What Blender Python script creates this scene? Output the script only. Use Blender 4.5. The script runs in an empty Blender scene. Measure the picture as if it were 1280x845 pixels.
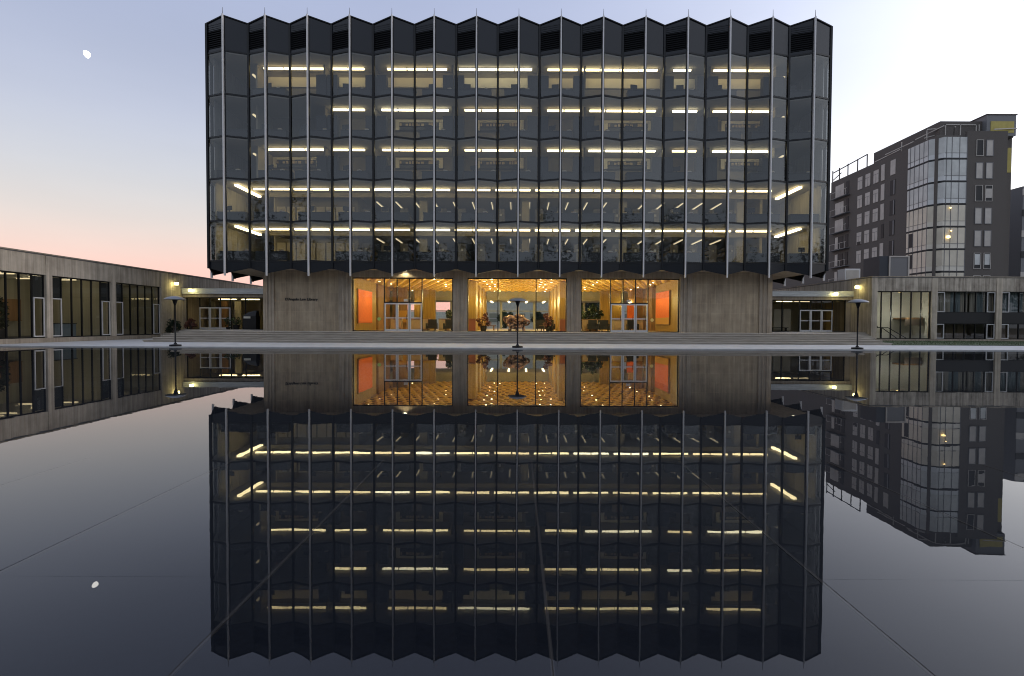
import bpy, math, random
from mathutils import Vector, Matrix
R = random.Random(11)
sc = bpy.context.scene
COL = sc.collection
rad = math.radians

# ------------------------------------------------------------------ camera
CAMZ = 1.36
cam_d = bpy.data.cameras.new('camera')
cam = bpy.data.objects.new('camera', cam_d); COL.objects.link(cam)
cam.location = (0, 0, CAMZ)
cam.rotation_euler = (rad(90 - 1.45), rad(-0.25), 0)
cam_d.sensor_width = 36; cam_d.lens = 676 / 1280 * 36
cam_d.shift_x = -7 / 1280
cam_d.clip_start = 0.05; cam_d.clip_end = 5000
sc.camera = cam

# ------------------------------------------------------------------ dusk sky
w = bpy.data.worlds.new('World'); sc.world = w; w.use_nodes = True
nt = w.node_tree; N = nt.nodes; L = nt.links
for n in list(N): N.remove(n)
out = N.new('ShaderNodeOutputWorld'); bg = N.new('ShaderNodeBackground')
L.new(bg.outputs[0], out.inputs[0])
tc = N.new('ShaderNodeTexCoord'); sp = N.new('ShaderNodeSeparateXYZ'); L.new(tc.outputs['Generated'], sp.inputs[0])
def wm(op, a, b=None, c=None, clamp=False):
    n = N.new('ShaderNodeMath'); n.operation = op; n.use_clamp = clamp
    for i, v in enumerate((a, b, c)):
        if v is None: continue
        if isinstance(v, (int, float)): n.inputs[i].default_value = v
        else: L.new(v, n.inputs[i])
    return n.outputs[0]
elev = wm('MULTIPLY', wm('ARCSINE', sp.outputs[2]), 2 / math.pi)      # 0 horizon, 1 zenith
def ramp(fac, pts):
    n = N.new('ShaderNodeValToRGB'); n.color_ramp.interpolation = 'B_SPLINE'
    e = n.color_ramp.elements
    while len(e) < len(pts): e.new(0.5)
    for k, (p, c) in enumerate(pts):
        e[k].position = p; e[k].color = (*c, 1)
    L.new(fac, n.inputs[0]); return n.outputs[0]
SKY = [(0.0, (1.0, .52, .46)), (.035, (.98, .55, .48)), (.065, (.86, .64, .57)), (.10, (.70, .65, .62)), (.145, (.58, .60, .65)),
       (.20, (.48, .52, .65)), (.27, (.375, .425, .575)), (.36, (.37, .425, .62)), (.6, (.34, .39, .56)), (1.0, (.28, .33, .50))]
base = ramp(elev, SKY)
# afterglow where the sun went down, to the right of the view
gd = Vector((math.sin(rad(75)) * math.cos(rad(6)), math.cos(rad(75)) * math.cos(rad(6)), math.sin(rad(6)))).normalized()
dp = N.new('ShaderNodeVectorMath'); dp.operation = 'DOT_PRODUCT'; L.new(tc.outputs['Generated'], dp.inputs[0]); dp.inputs[1].default_value = gd
ang = wm('ARCCOSINE', wm('MINIMUM', dp.outputs['Value'], 1.0))
g1 = wm('POWER', 2.718, wm('MULTIPLY', wm('MULTIPLY', ang, ang), -1 / (2 * 0.49 ** 2)))
glow = N.new('ShaderNodeMix'); glow.data_type = 'RGBA'; glow.blend_type = 'ADD'; glow.inputs[0].default_value = 1
gc = N.new('ShaderNodeMix'); gc.data_type = 'RGBA'; gc.blend_type = 'MIX'
L.new(g1, gc.inputs[0]); gc.inputs[6].default_value = (0, 0, 0, 1); gc.inputs[7].default_value = (1.42, 1.42, 1.46, 1)
L.new(gc.outputs[2], glow.inputs[7])
# a little of the physical sky with the sun at the horizon
nsk = N.new('ShaderNodeTexSky'); nsk.sky_type = 'NISHITA'; nsk.sun_disc = False
nsk.sun_elevation = rad(1.0); nsk.sun_rotation = rad(75)
nb = N.new('ShaderNodeMix'); nb.data_type = 'RGBA'; nb.blend_type = 'ADD'; nb.inputs[0].default_value = 0.02
L.new(glow.outputs[2], nb.inputs[6]); L.new(nsk.outputs[0], nb.inputs[7])
# sky opposite the glow (behind the camera) is deeper
back = ramp(elev, [(0.0, (.34, .38, .45)), (.06, (.47, .52, .60)), (.15, (.58, .63, .74)), (.3, (.53, .58, .70)), (1.0, (.34, .41, .56))])
yb = wm('MULTIPLY_ADD', sp.outputs[1], 2.2, 0.55, clamp=True)
bm = N.new('ShaderNodeMix'); bm.data_type = 'RGBA'; L.new(yb, bm.inputs[0]); L.new(back, bm.inputs[6]); L.new(base, bm.inputs[7]); L.new(bm.outputs[2], glow.inputs[6])
cn = N.new('ShaderNodeTexNoise'); cn.inputs['Scale'].default_value = 2.2; cn.inputs['Detail'].default_value = 5
cmp_ = N.new('ShaderNodeMapping'); cmp_.inputs['Scale'].default_value = (1, 1, 4); L.new(tc.outputs['Generated'], cmp_.inputs[0]); L.new(cmp_.outputs[0], cn.inputs[0])
cf = wm('MULTIPLY_ADD', cn.outputs[0], wm('MULTIPLY_ADD', yb, -.34, .50), wm('MULTIPLY_ADD', yb, .17, .75))
cl = N.new('ShaderNodeVectorMath'); cl.operation = 'SCALE'; L.new(nb.outputs[2], cl.inputs[0]); L.new(cf, cl.inputs['Scale'])
L.new(cl.outputs[0], bg.inputs[0]); bg.inputs[1].default_value = 1.12

# last soft directional light from the afterglow
sun_d = bpy.data.lights.new('sun', 'SUN'); sun_d.energy = 0.85; sun_d.angle = rad(30); sun_d.color = (1, .86, .74)
sun = bpy.data.objects.new('sun', sun_d); COL.objects.link(sun)
sun.rotation_euler = (-Vector((math.sin(rad(82)), math.cos(rad(82)), .12))).to_track_quat('-Z', 'Y').to_euler()

vs = sc.view_settings
vs.view_transform = 'Standard'; vs.look = 'None'; vs.exposure = 0; vs.gamma = 1
sc.render.engine = 'CYCLES'
cy = sc.cycles
cy.use_denoising = True
try: cy.denoiser = 'OPENIMAGEDENOISE'
except Exception: pass
cy.filter_width = 1.05; cy.max_bounces = 8; cy.diffuse_bounces = 4; cy.glossy_bounces = 4; cy.transparent_max_bounces = 20
cy.sample_clamp_indirect = 4.0; cy.caustics_reflective = False; cy.caustics_refractive = False

# ------------------------------------------------------------------ materials
M = {}
def mat_base(name):
    m = bpy.data.materials.new(name); m.use_nodes = True; M[name] = m
    n = m.node_tree.nodes
    for x in list(n): n.remove(x)
    o = n.new('ShaderNodeOutputMaterial')
    return m, n, m.node_tree.links, o
def plain(name, col, rough=.6, metal=0, spec=.5, var=0.0, scale=3.0, stretch=(1, 1, 1), col2=None, bump=0, detail=6, lo=.35, hi=.65):
    m, n, l, o = mat_base(name)
    b = n.new('ShaderNodeBsdfPrincipled'); l.new(b.outputs[0], o.inputs[0])
    b.inputs['Roughness'].default_value = rough; b.inputs['Metallic'].default_value = metal
    b.inputs['Specular IOR Level'].default_value = spec
    b.inputs['Base Color'].default_value = (*col, 1)
    if col2 or var or bump:
        t = n.new('ShaderNodeTexCoord'); mp = n.new('ShaderNodeMapping'); mp.inputs['Scale'].default_value = stretch
        nz = n.new('ShaderNodeTexNoise'); nz.inputs['Scale'].default_value = scale; nz.inputs['Detail'].default_value = detail
        nz.inputs['Roughness'].default_value = .62
        l.new(t.outputs['Object'], mp.inputs[0]); l.new(mp.outputs[0], nz.inputs[0])
        r = n.new('ShaderNodeValToRGB'); r.color_ramp.elements[0].position = lo; r.color_ramp.elements[1].position = hi
        c2 = col2 or tuple(c * (1 - var) for c in col)
        r.color_ramp.elements[0].color = (*c2, 1); r.color_ramp.elements[1].color = (*col, 1)
        l.new(nz.outputs[0], r.inputs[0]); l.new(r.outputs[0], b.inputs['Base Color'])
        if bump:
            bp = n.new('ShaderNodeBump'); bp.inputs['Strength'].default_value = bump; bp.inputs['Distance'].default_value = .02
            l.new(nz.outputs[0], bp.inputs['Height']); l.new(bp.outputs[0], b.inputs['Normal'])
    return m
def glow_mat(name, col, s):
    m, n, l, o = mat_base(name)
    e = n.new('ShaderNodeEmission'); e.inputs[0].default_value = (*col, 1); e.inputs[1].default_value = s
    l.new(e.outputs[0], o.inputs[0])
def schlick(n, l, r0, normal=None):
    """reflectance from the angle of view (both sides alike)"""
    g = n.new('ShaderNodeNewGeometry')
    d = n.new('ShaderNodeVectorMath'); d.operation = 'DOT_PRODUCT'
    l.new(normal if normal else g.outputs['Normal'], d.inputs[0]); l.new(g.outputs['Incoming'], d.inputs[1])
    def mm(op, a, b):
        x = n.new('ShaderNodeMath'); x.operation = op
        for i, v in enumerate((a, b)):
            if v is None: continue
            if isinstance(v, (int, float)): x.inputs[i].default_value = v
            else: l.new(v, x.inputs[i])
        return x.outputs[0]
    c = mm('ABSOLUTE', d.outputs['Value'], None)
    p = mm('POWER', mm('SUBTRACT', 1.0, c), 5.0)
    return mm('ADD', mm('MULTIPLY', p, 1 - r0), r0)
def glass(name, tint, r0=.075, wav=0.0, gcol=(1, 1, 1)):
    m, n, l, o = mat_base(name)
    tr = n.new('ShaderNodeBsdfTransparent'); tr.inputs[0].default_value = (*tint, 1)
    gl = n.new('ShaderNodeBsdfGlossy'); gl.inputs['Roughness'].default_value = 0.015; gl.inputs[0].default_value = (*gcol, 1)
    mx = n.new('ShaderNodeMixShader')
    l.new(schlick(n, l, r0), mx.inputs[0]); l.new(tr.outputs[0], mx.inputs[1]); l.new(gl.outputs[0], mx.inputs[2])
    l.new(mx.outputs[0], o.inputs[0])
    if wav:
        oi = n.new('ShaderNodeObjectInfo'); wn = n.new('ShaderNodeTexWhiteNoise'); wn.noise_dimensions = '1D'; l.new(oi.outputs['Random'], wn.inputs['W'])
        sb_ = n.new('ShaderNodeVectorMath'); sb_.operation = 'SUBTRACT'; l.new(wn.outputs['Color'], sb_.inputs[0]); sb_.inputs[1].default_value = (.5, .5, .5)
        sc_ = n.new('ShaderNodeVectorMath'); sc_.operation = 'SCALE'; l.new(sb_.outputs[0], sc_.inputs[0]); sc_.inputs['Scale'].default_value = .085
        t = n.new('ShaderNodeTexCoord'); nz = n.new('ShaderNodeTexNoise'); nz.inputs['Scale'].default_value = .55; nz.inputs['Detail'].default_value = 2
        gm = n.new('ShaderNodeNewGeometry'); l.new(gm.outputs['Position'], nz.inputs[0])
        bp = n.new('ShaderNodeBump'); bp.inputs['Strength'].default_value = wav; bp.inputs['Distance'].default_value = .05
        l.new(nz.outputs[0], bp.inputs['Height'])
        ad = n.new('ShaderNodeVectorMath'); l.new(bp.outputs[0], ad.inputs[0]); l.new(sc_.outputs[0], ad.inputs[1])
        no = n.new('ShaderNodeVectorMath'); no.operation = 'NORMALIZE'; l.new(ad.outputs[0], no.inputs[0]); l.new(no.outputs[0], gl.inputs['Normal'])

def concrete(name, light, dark, board=True, top_stain=0.0):
    """board-marked concrete with rain streaks"""
    m, n, l, o = mat_base(name)
    b = n.new('ShaderNodeBsdfPrincipled'); l.new(b.outputs[0], o.inputs[0]); b.inputs['Roughness'].default_value = .85
    b.inputs['Specular IOR Level'].default_value = .25
    t = n.new('ShaderNodeTexCoord')
    def noise(stretch, scale, det=5):
        mp = n.new('ShaderNodeMapping'); mp.inputs['Scale'].default_value = stretch
        z = n.new('ShaderNodeTexNoise'); z.inputs['Scale'].default_value = scale; z.inputs['Detail'].default_value = det
        z.inputs['Roughness'].default_value = .65
        l.new(t.outputs['Object'], mp.inputs[0]); l.new(mp.outputs[0], z.inputs[0]); return z.outputs[0]
    def mm(op, a, b2):
        x = n.new('ShaderNodeMath'); x.operation = op
        for i, v in enumerate((a, b2)):
            if isinstance(v, (int, float)): x.inputs[i].default_value = v
            else: l.new(v, x.inputs[i])
        return x.outputs[0]
    f = mm('ADD', mm('MULTIPLY', noise((5, 5, .25), 1.2), .55), mm('MULTIPLY', noise((1, 1, 1), .8, 8), .45))
    r = n.new('ShaderNodeValToRGB'); r.color_ramp.elements[0].position = .36; r.color_ramp.elements[1].position = .62
    r.color_ramp.elements[0].color = (*dark, 1); r.color_ramp.elements[1].color = (*light, 1)
    l.new(f, r.inputs[0])
    src = r.outputs[0]
    if board == 'block':
        bk = n.new('ShaderNodeTexBrick'); mp = n.new('ShaderNodeMapping'); mp.inputs['Rotation'].default_value = (math.pi / 2, 0, 0)
        l.new(t.outputs['Object'], mp.inputs[0]); l.new(mp.outputs[0], bk.inputs[0]); bk.offset = 0.0
        bk.inputs['Scale'].default_value = 1.0; bk.inputs['Brick Width'].default_value = .36; bk.inputs['Row Height'].default_value = .72; bk.inputs['Mortar Size'].default_value = .012
        bk.inputs['Color1'].default_value = (.92, .92, .92, 1); bk.inputs['Color2'].default_value = (1.04, 1.03, 1.0, 1); bk.inputs['Mortar'].default_value = (1.15, 1.14, 1.1, 1)
        mu = n.new('ShaderNodeMix'); mu.data_type = 'RGBA'; mu.blend_type = 'MULTIPLY'; mu.inputs[0].default_value = 1
        l.new(src, mu.inputs[6]); l.new(bk.outputs['Color'], mu.inputs[7]); src = mu.outputs[2]
    elif board:
        wv = n.new('ShaderNodeTexWave'); wv.bands_direction = 'DIAGONAL'; wv.wave_profile = 'SAW'
        mp = n.new('ShaderNodeMapping'); mp.inputs['Scale'].default_value = (1, 1, 0); l.new(t.outputs['Object'], mp.inputs[0])
        l.new(mp.outputs[0], wv.inputs[0]); wv.inputs['Scale'].default_value = 1.1; wv.inputs['Distortion'].default_value = .12
        mr = n.new('ShaderNodeMapRange'); mr.inputs[3].default_value = .82; mr.inputs[4].default_value = 1.06
        l.new(wv.outputs['Fac'], mr.inputs[0])
        mu = n.new('ShaderNodeMix'); mu.data_type = 'RGBA'; mu.blend_type = 'MULTIPLY'; mu.inputs[0].default_value = 1
        l.new(src, mu.inputs[6]); l.new(mr.outputs[0], mu.inputs[7]); src = mu.outputs[2]
    l.new(src, b.inputs['Base Color'])
    bp = n.new('ShaderNodeBump'); bp.inputs['Strength'].default_value = .25; bp.inputs['Distance'].default_value = .03
    l.new(f, bp.inputs['Height']); l.new(bp.outputs[0], b.inputs['Normal'])

concrete('concrete', (.44, .365, .265), (.25, .20, .145), board='block')
concrete('concrete_smooth', (.42, .36, .285), (.235, .195, .15), board=False)
concrete('concrete_wing', (.62, .54, .435), (.34, .285, .22))
concrete('concrete_stained', (.62, .545, .45), (.16, .132, .105))
plain('step_stone', (.46, .415, .355), .8, col2=(.31, .28, .235), scale=2.2, stretch=(.4, 1, 6))
plain('paving', (.60, .595, .585), .75, col2=(.47, .465, .46), scale=1.5)
plain('earth', (.10, .10, .09), .95, var=.4, scale=.3)
plain('dark_metal', (.009, .010, .012), .4, spec=.3)
plain('black', (.008, .008, .009), .6)
plain('black_metal', (.008, .008, .009), .5, spec=.25)
plain('spandrel', (.012, .015, .021), .18, spec=.34)
plain('louvre', (.006, .007, .009), .7, spec=.2)
plain('fin_metal', (.66, .64, .63), .45, spec=.5)
plain('aluminium', (.62, .62, .63), .42, metal=.35)
plain('canopy_metal', (.60, .62, .62), .4, metal=.2, var=.25, scale=1.3, stretch=(1, 1, 8))
plain('white_frame', (.55, .54, .53), .5)
plain('ceiling', (.40, .37, .31), .9)
plain('slab', (.20, .19, .18), .85)
plain('cream_wall', (.46, .41, .30), .9, var=.15, scale=.7)
plain('tan_wall', (.22, .195, .145), .9, var=.2, scale=.6)
plain('carpet', (.10, .095, .09), .95)
plain('office_dark', (.030, .037, .047), .7)
plain('cabinet_grey', (.03, .035, .045), .6)
plain('blind', (.40, .365, .28), .9, var=.25, scale=2.5, stretch=(4, 4, .2))
plain('blind_grey', (.26, .265, .27), .9, var=.25, scale=2.5, stretch=(4, 4, .2))
plain('board', (.72, .66, .50), .8)
plain('paper', (.75, .72, .62), .8)
plain('book_red', (.22, .06, .04), .7); plain('book_tan', (.42, .33, .2), .7); plain('book_blue', (.05, .08, .14), .7)
plain('stack_metal', (.26, .24, .20), .6, var=.3, scale=4)
plain('wood_gold', (.38, .235, .045), .5, col2=(.26, .15, .025), scale=1.4, stretch=(7, 7, .35))
plain('wood_brown', (.34, .19, .08), .5, col2=(.22, .12, .05), scale=2, stretch=(6, 6, .4))
plain('ceiling_recess', (.20, .10, .02), .8)
plain('lobby_ceiling', (.84, .53, .12), .7, col2=(.74, .43, .08), scale=2)
plain('terrazzo', (.60, .50, .32), .35, var=.25, scale=5)
plain('desk_front', (.48, .36, .22), .6, var=.2, scale=2)
plain('orange_canvas', (.86, .19, .045), .8, var=.12, scale=6)
plain('ochre_canvas', (.55, .30, .07), .8); plain('rust_canvas', (.62, .13, .03), .8)
plain('bronze', (.46, .29, .21), .5, metal=.25, col2=(.10, .06, .045), scale=2.6, lo=.42, hi=.52)
plain('terracotta', (.30, .10, .05), .7)
plain('leaf_dark', (.030, .050, .022), .7, var=.5, scale=2)
plain('leaf_green', (.055, .10, .035), .65, var=.5, scale=2)
plain('leaf_red', (.20, .075, .05), .7, var=.5, scale=3)
plain('bark', (.07, .055, .045), .9)
plain('lamp_dome', (.22, .23, .25), .35, metal=.6)
plain('grass', (.05, .085, .025), .9, var=.5, scale=1.5)
plain('brick', (.118, .104, .093), .85, var=.3, scale=9, stretch=(1, 1, 4))
plain('brick_side', (.118, .104, .093), .85, var=.3, scale=9, stretch=(1, 1, 4))
plain('site_panel', (.50, .465, .42), .6, var=.18, scale=.8)
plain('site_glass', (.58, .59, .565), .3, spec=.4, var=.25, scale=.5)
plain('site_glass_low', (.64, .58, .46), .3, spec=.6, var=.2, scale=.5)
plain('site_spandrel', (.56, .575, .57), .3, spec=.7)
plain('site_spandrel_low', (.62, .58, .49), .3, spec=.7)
plain('sheathing', (.48, .40, .12), .8, var=.2, scale=1.2)
plain('roof_metal', (.16, .16, .165), .6)
plain('curtain', (.42, .41, .415), .9); plain('curtain_blue', (.19, .25, .32), .9); plain('curtain_brown', (.17, .13, .10), .9)
plain('white_box', (.66, .66, .66), .5)
plain('stair_wall', (.55, .53, .46), .9)
plain('wing_wall', (.47, .44, .34), .9, var=.18, scale=.8, stretch=(5, 5, .2))
plain('sign_green', (.35, .55, .16), .5); plain('sign_yellow', (.8, .62, .2), .5)
plain('sign_grey', (.55, .55, .52), .5)
plain('rear_window_glass', (.24, .26, .22), .3)
plain('rear_wall_paint', (.62, .64, .55), .8, var=.2)
plain('granite', (.008, .010, .015), .8, spec=.1, var=.3, scale=30)
plain('joint', (.040, .036, .034), .8, spec=.1)
plain('hem', (.008, .010, .014), .3, spec=.3)
plain('lettering', (.02, .018, .016), .5)
glass('facade_glass', (.66, .66, .64), r0=.068, wav=.07, gcol=(.92, .97, 1.0))
glass('clear_glass', (.92, .92, .90), r0=.07)
glass('wing_glass', (.80, .78, .70), r0=.07)
glow_mat('tube', (1.0, .83, .45), 8)
glow_mat('tube_dim', (1.0, .84, .52), 1.2)
glow_mat('tube_soft', (1.0, .80, .42), 6.2)
glow_mat('tube_cool', (1.0, .90, .60), 8.5)
glow_mat('downlight', (1.0, .84, .45), 22)
glow_mat('wall_lamp', (1.0, .88, .36), 11)
glow_mat('soffit_lamp', (1.0, .88, .60), 9)
glow_mat('moonlight', (1.0, .98, .94), 5)
glow_mat('desk_glow', (1.0, .72, .30), 4)
glow_mat('sign_glow', (.75, .80, .78), .7)
# still dark water
m, n, l, o = mat_base('water')
tr = n.new('ShaderNodeBsdfTransparent'); tr.inputs[0].default_value = (.80, .83, .86, 1)
gl = n.new('ShaderNodeBsdfGlossy'); gl.inputs['Roughness'].default_value = 0.0
geo = n.new('ShaderNodeNewGeometry'); nz = n.new('ShaderNodeTexNoise'); nz.inputs['Scale'].default_value = 3.2; nz.inputs['Detail'].default_value = 2
l.new(geo.outputs['Position'], nz.inputs[0])
bp = n.new('ShaderNodeBump'); bp.inputs['Strength'].default_value = .018; bp.inputs['Distance'].default_value = .010
l.new(nz.outputs[0], bp.inputs['Height']); l.new(bp.outputs[0], gl.inputs['Normal'])
mx = n.new('ShaderNodeMixShader'); l.new(schlick(n, l, .042), mx.inputs[0]); l.new(tr.outputs[0], mx.inputs[1]); l.new(gl.outputs[0], mx.inputs[2])
l.new(mx.outputs[0], o.inputs[0])

# ------------------------------------------------------------------ builders
class MB:
    def __init__(s): s.v = []; s.f = []
    def face(s, pts):
        k = len(s.v); s.v += [tuple(p) for p in pts]; s.f.append(tuple(range(k, k + len(pts)))); return s
    def box(s, x0, x1, y0, y1, z0, z1):
        if x0 > x1: x0, x1 = x1, x0
        if y0 > y1: y0, y1 = y1, y0
        k = len(s.v)
        s.v += [(x0, y0, z0), (x1, y0, z0), (x1, y1, z0), (x0, y1, z0), (x0, y0, z1), (x1, y0, z1), (x1, y1, z1), (x0, y1, z1)]
        for q in ((0, 3, 2, 1), (4, 5, 6, 7), (0, 1, 5, 4), (1, 2, 6, 5), (2, 3, 7, 6), (3, 0, 4, 7)): s.f.append(tuple(k + i for i in q))
        return s
    def prism(s, a, b):
        """two matching polygons joined into a solid"""
        k = len(s.v); nn = len(a); s.v += [tuple(p) for p in a] + [tuple(p) for p in b]
        s.f.append(tuple(k + i for i in range(nn))[::-1]); s.f.append(tuple(k + nn + i for i in range(nn)))
        for i in range(nn):
            j = (i + 1) % nn; s.f.append((k + i, k + j, k + nn + j, k + nn + i))
        return s
    def bar(s, p, q, wd, ht=None):
        """box section along p-q"""
        ht = ht or wd; p = Vector(p); q = Vector(q); d = (q - p).normalized()
        up = Vector((0, 0, 1)) if abs(d.z) < .95 else Vector((0, 1, 0))
        a = d.cross(up).normalized() * wd / 2; b = a.cross(d).normalized() * ht / 2
        return s.prism([p - a - b, p + a - b, p + a + b, p - a + b], [q - a - b, q + a - b, q + a + b, q - a + b])
    def tube(s, pts, r, n=8, closed=False):
        pts = [Vector(p) for p in pts]; k0 = len(s.v); m_ = len(pts)
        for i, p in enumerate(pts):
            a = pts[(i - 1) % m_] if (closed or i) else p; b = pts[(i + 1) % m_] if (closed or i < m_ - 1) else p
            d = (b - a).normalized(); up = Vector((0, 0, 1)) if abs(d.z) < .9 else Vector((1, 0, 0))
            u = d.cross(up).normalized(); v = u.cross(d)
            rr = r[i] if isinstance(r, (list, tuple)) else r
            for j in range(n):
                t = 2 * math.pi * j / n; s.v.append(tuple(p + (u * math.cos(t) + v * math.sin(t)) * rr))
        for i in range(m_ if closed else m_ - 1):
            i2 = (i + 1) % m_
            for j in range(n):
                j2 = (j + 1) % n; s.f.append((k0 + i * n + j, k0 + i * n + j2, k0 + i2 * n + j2, k0 + i2 * n + j))
        if not closed:
            s.f.append(tuple(k0 + j for j in range(n))); s.f.append(tuple(k0 + (m_ - 1) * n + j for j in range(n))[::-1])
        return s
    def lathe(s, prof, c=(0, 0, 0), n=24):
        k = len(s.v)
        for r, z in prof:
            for j in range(n):
                t = 2 * math.pi * j / n; s.v.append((c[0] + r * math.cos(t), c[1] + r * math.sin(t), c[2] + z))
        for i in range(len(prof) - 1):
            for j in range(n):
                j2 = (j + 1) % n; s.f.append((k + i * n + j, k + i * n + j2, k + (i + 1) * n + j2, k + (i + 1) * n + j))
        return s
    def leaves(s, c, rx, ry, rz, n, size, hollow=.35, clumps=0):
        cs = [c]
        if clumps:
            cs = []
            for _ in range(clumps):
                while True:
                    d = Vector((R.uniform(-1, 1), R.uniform(-1, 1), R.uniform(-1, 1)))
                    if hollow < d.length < 1: break
                cs.append((c[0] + d.x * rx, c[1] + d.y * ry, c[2] + d.z * rz))
        for _ in range(n):
            while True:
                d = Vector((R.uniform(-1, 1), R.uniform(-1, 1), R.uniform(-1, 1)))
                if d.length < 1: break
            cc = R.choice(cs); q = .38 if clumps else 1
            p = Vector((cc[0] + d.x * rx * q, cc[1] + d.y * ry * q, cc[2] + d.z * rz * q))
            a = Vector((R.uniform(-1, 1), R.uniform(-1, 1), R.uniform(-.6, .6))).normalized(); b = a.cross(Vector((R.uniform(-1, 1), R.uniform(-1, 1), R.uniform(-1, 1)))).normalized()
            z = size * R.uniform(.6, 1.3)
            s.face([p - a * z, p + b * z * .45, p + a * z, p - b * z * .45])
        return s
    def build(s, name, mat, parent=None, smooth=False, kind=None, world=True):
        off = Vector((0, 0, 0))
        if world:
            q = parent
            while q: off += q.location; q = q.parent
        me = bpy.data.meshes.new(name)
        me.from_pydata([tuple(Vector(p) - off) for p in s.v], [], s.f); me.update()
        me.materials.append(M[mat] if isinstance(mat, str) else mat)
        if smooth:
            for p in me.polygons: p.use_smooth = True
        o_ = bpy.data.objects.new(name, me); COL.objects.link(o_)
        if parent: o_.parent = parent
        if kind: o_['kind'] = kind
        return o_
def B(x0, x1, y0, y1, z0, z1): return MB().box(x0, x1, y0, y1, z0, z1)
def thing(name, label, cat, loc=(0, 0, 0), group=None):
    o_ = bpy.data.objects.new(name, None); COL.objects.link(o_); o_.location = loc; o_.empty_display_size = .3
    o_['label'] = label; o_['category'] = cat
    if group: o_['group'] = group
    return o_
def tag(o_, label, cat, group=None):
    o_['label'] = label; o_['category'] = cat
    if group: o_['group'] = group
    return o_
def dup(root, loc, label, group=None, rotz=None):
    r = root.copy(); COL.objects.link(r); r.location = loc; r['label'] = label
    if group: r['group'] = group
    if rotz is not None: r.rotation_euler = (0, 0, rotz)
    for ch in list(root.children):
        c = ch.copy(); COL.objects.link(c); c.parent = r
        for g in list(ch.children):
            d = g.copy(); COL.objects.link(d); d.parent = c
    return r
ORD = ['first', 'second', 'third', 'fourth', 'fifth', 'sixth', 'seventh', 'eighth', 'ninth', 'tenth', 'eleventh', 'twelfth', 'thirteenth',
       'fourteenth', 'fifteenth', 'sixteenth', 'seventeenth', 'eighteenth', 'nineteenth', 'twentieth', 'twenty-first', 'twenty-second']
FLOOR = ['lowest glazed floor', 'second glazed floor', 'third glazed floor', 'fourth glazed floor', 'top glazed floor']

# ------------------------------------------------------------------ setting: ground, pool, plaza, steps
MB().face([(-900, -400, -.35), (900, -400, -.35), (900, 1500, -.35), (-900, 1500, -.35)]).build('ground', 'earth', kind='structure')
PX, PY0, PY1 = 29.5, 1.0, 30.0

pf = MB()
xs = [-PX] + [-1.68 + 1.66 * k for k in range(-16, 19)] + [PX]
ys = [PY0, 3.30, 6.6, 9.9, 13.2, 16.5, 19.8, 23.1, 26.4, PY1]
YJ = 2.864
xj = [-PX] + [.145 + 1.485 * k for k in range(-19, 20)] + [PX]
wt = MB().face([(-PX, 5.4, 0), (PX, 5.4, 0), (PX, PY1, 0), (-PX, PY1, 0)])
for i in range(len(xj) - 1):
    wt.face([(xj[i] + .0032, YJ + .0008, 0), (xj[i + 1] - .0032, YJ + .0008, 0), (xj[i + 1] - .0004, 5.4, 0), (xj[i] + .0004, 5.4, 0)])
    wt.face([(xj[i] + .0028, PY0, 0), (xj[i + 1] - .0028, PY0, 0), (xj[i + 1] - .0028, YJ - .0008, 0), (xj[i] + .0028, YJ - .0008, 0)])
wt.build('water', 'water', kind='structure')
MB().face([(-PX, PY0, -.16), (PX, PY0, -.16), (PX, PY1, -.16), (-PX, PY1, -.16)]).build('pool_floor', 'granite', kind='structure')
jn = MB()
for x in xj[1:-1]: jn.box(x - .008, x + .008, PY0, 5.4, -.012, -.005)
jn.build('pool_floor_joints', 'joint', kind='structure')
pz = MB()
for x0, x1, y0, y1 in ((-80, 80, PY1, 36.6), (-80, -PX, -10, PY1), (PX, 80, -10, PY1), (-PX, PX, -10, PY0), (-80, 25.4, 36.6, 110), (25.4, 90, 46.5, 110)):
    pz.box(x0, x1, y0, y1, -.30, .05)
pz.build('plaza', 'paving', kind='structure')
st = MB()
for i in range(5):
    z0 = .05 + .15 * i
    y1 = 49.4 if i < 4 else 75
    st.box(-25.36 + .38 * i, 25.36 - .38 * i, 36.64 + .38 * i, y1, z0 + (.0 if i == 0 else -.02), z0 + .095)
    st.box(-25.4 + .38 * i, 25.4 - .38 * i, 36.6 + .38 * i, y1, z0 + .096, z0 + .15)
st.box(-30.45, -18.9, 47.2, 49.4, .06, .80); st.box(18.9, 30.45, 47.2, 49.4, .06, .80)
st.box(-30.45, -18.9, 49.4, 60, .06, .797); st.box(18.9, 30.45, 49.4, 60, .06, .797)
for k in range(3):
    st.box(-30.45, -23, 47.2 - .38 * (k + 1), 47.2 - .38 * k, .06, .65 - .15 * k); st.box(23, 30.45, 47.2 - .38 * (k + 1), 47.2 - .38 * k, .06, .65 - .15 * k)
st.build('steps', 'step_stone', kind='structure')
# lawn before the right-hand wing
gr = MB(); gr.box(25.5, 90, 36.7, 46.45, -.30, .09)
for _ in range(9000):
    x, y = R.uniform(25.6, 60), R.uniform(36.75, 46.3); h = R.uniform(.03, .09); a = R.uniform(0, 6.28); dx, dy = .012 * math.cos(a), .012 * math.sin(a)
    gr.face([(x - dx, y - dy, .088), (x + dx, y + dy, .088), (x + R.uniform(-.03, .03), y + R.uniform(-.03, .03), .09 + h)])
gr.build('grass', 'grass', kind='stuff')

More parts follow.
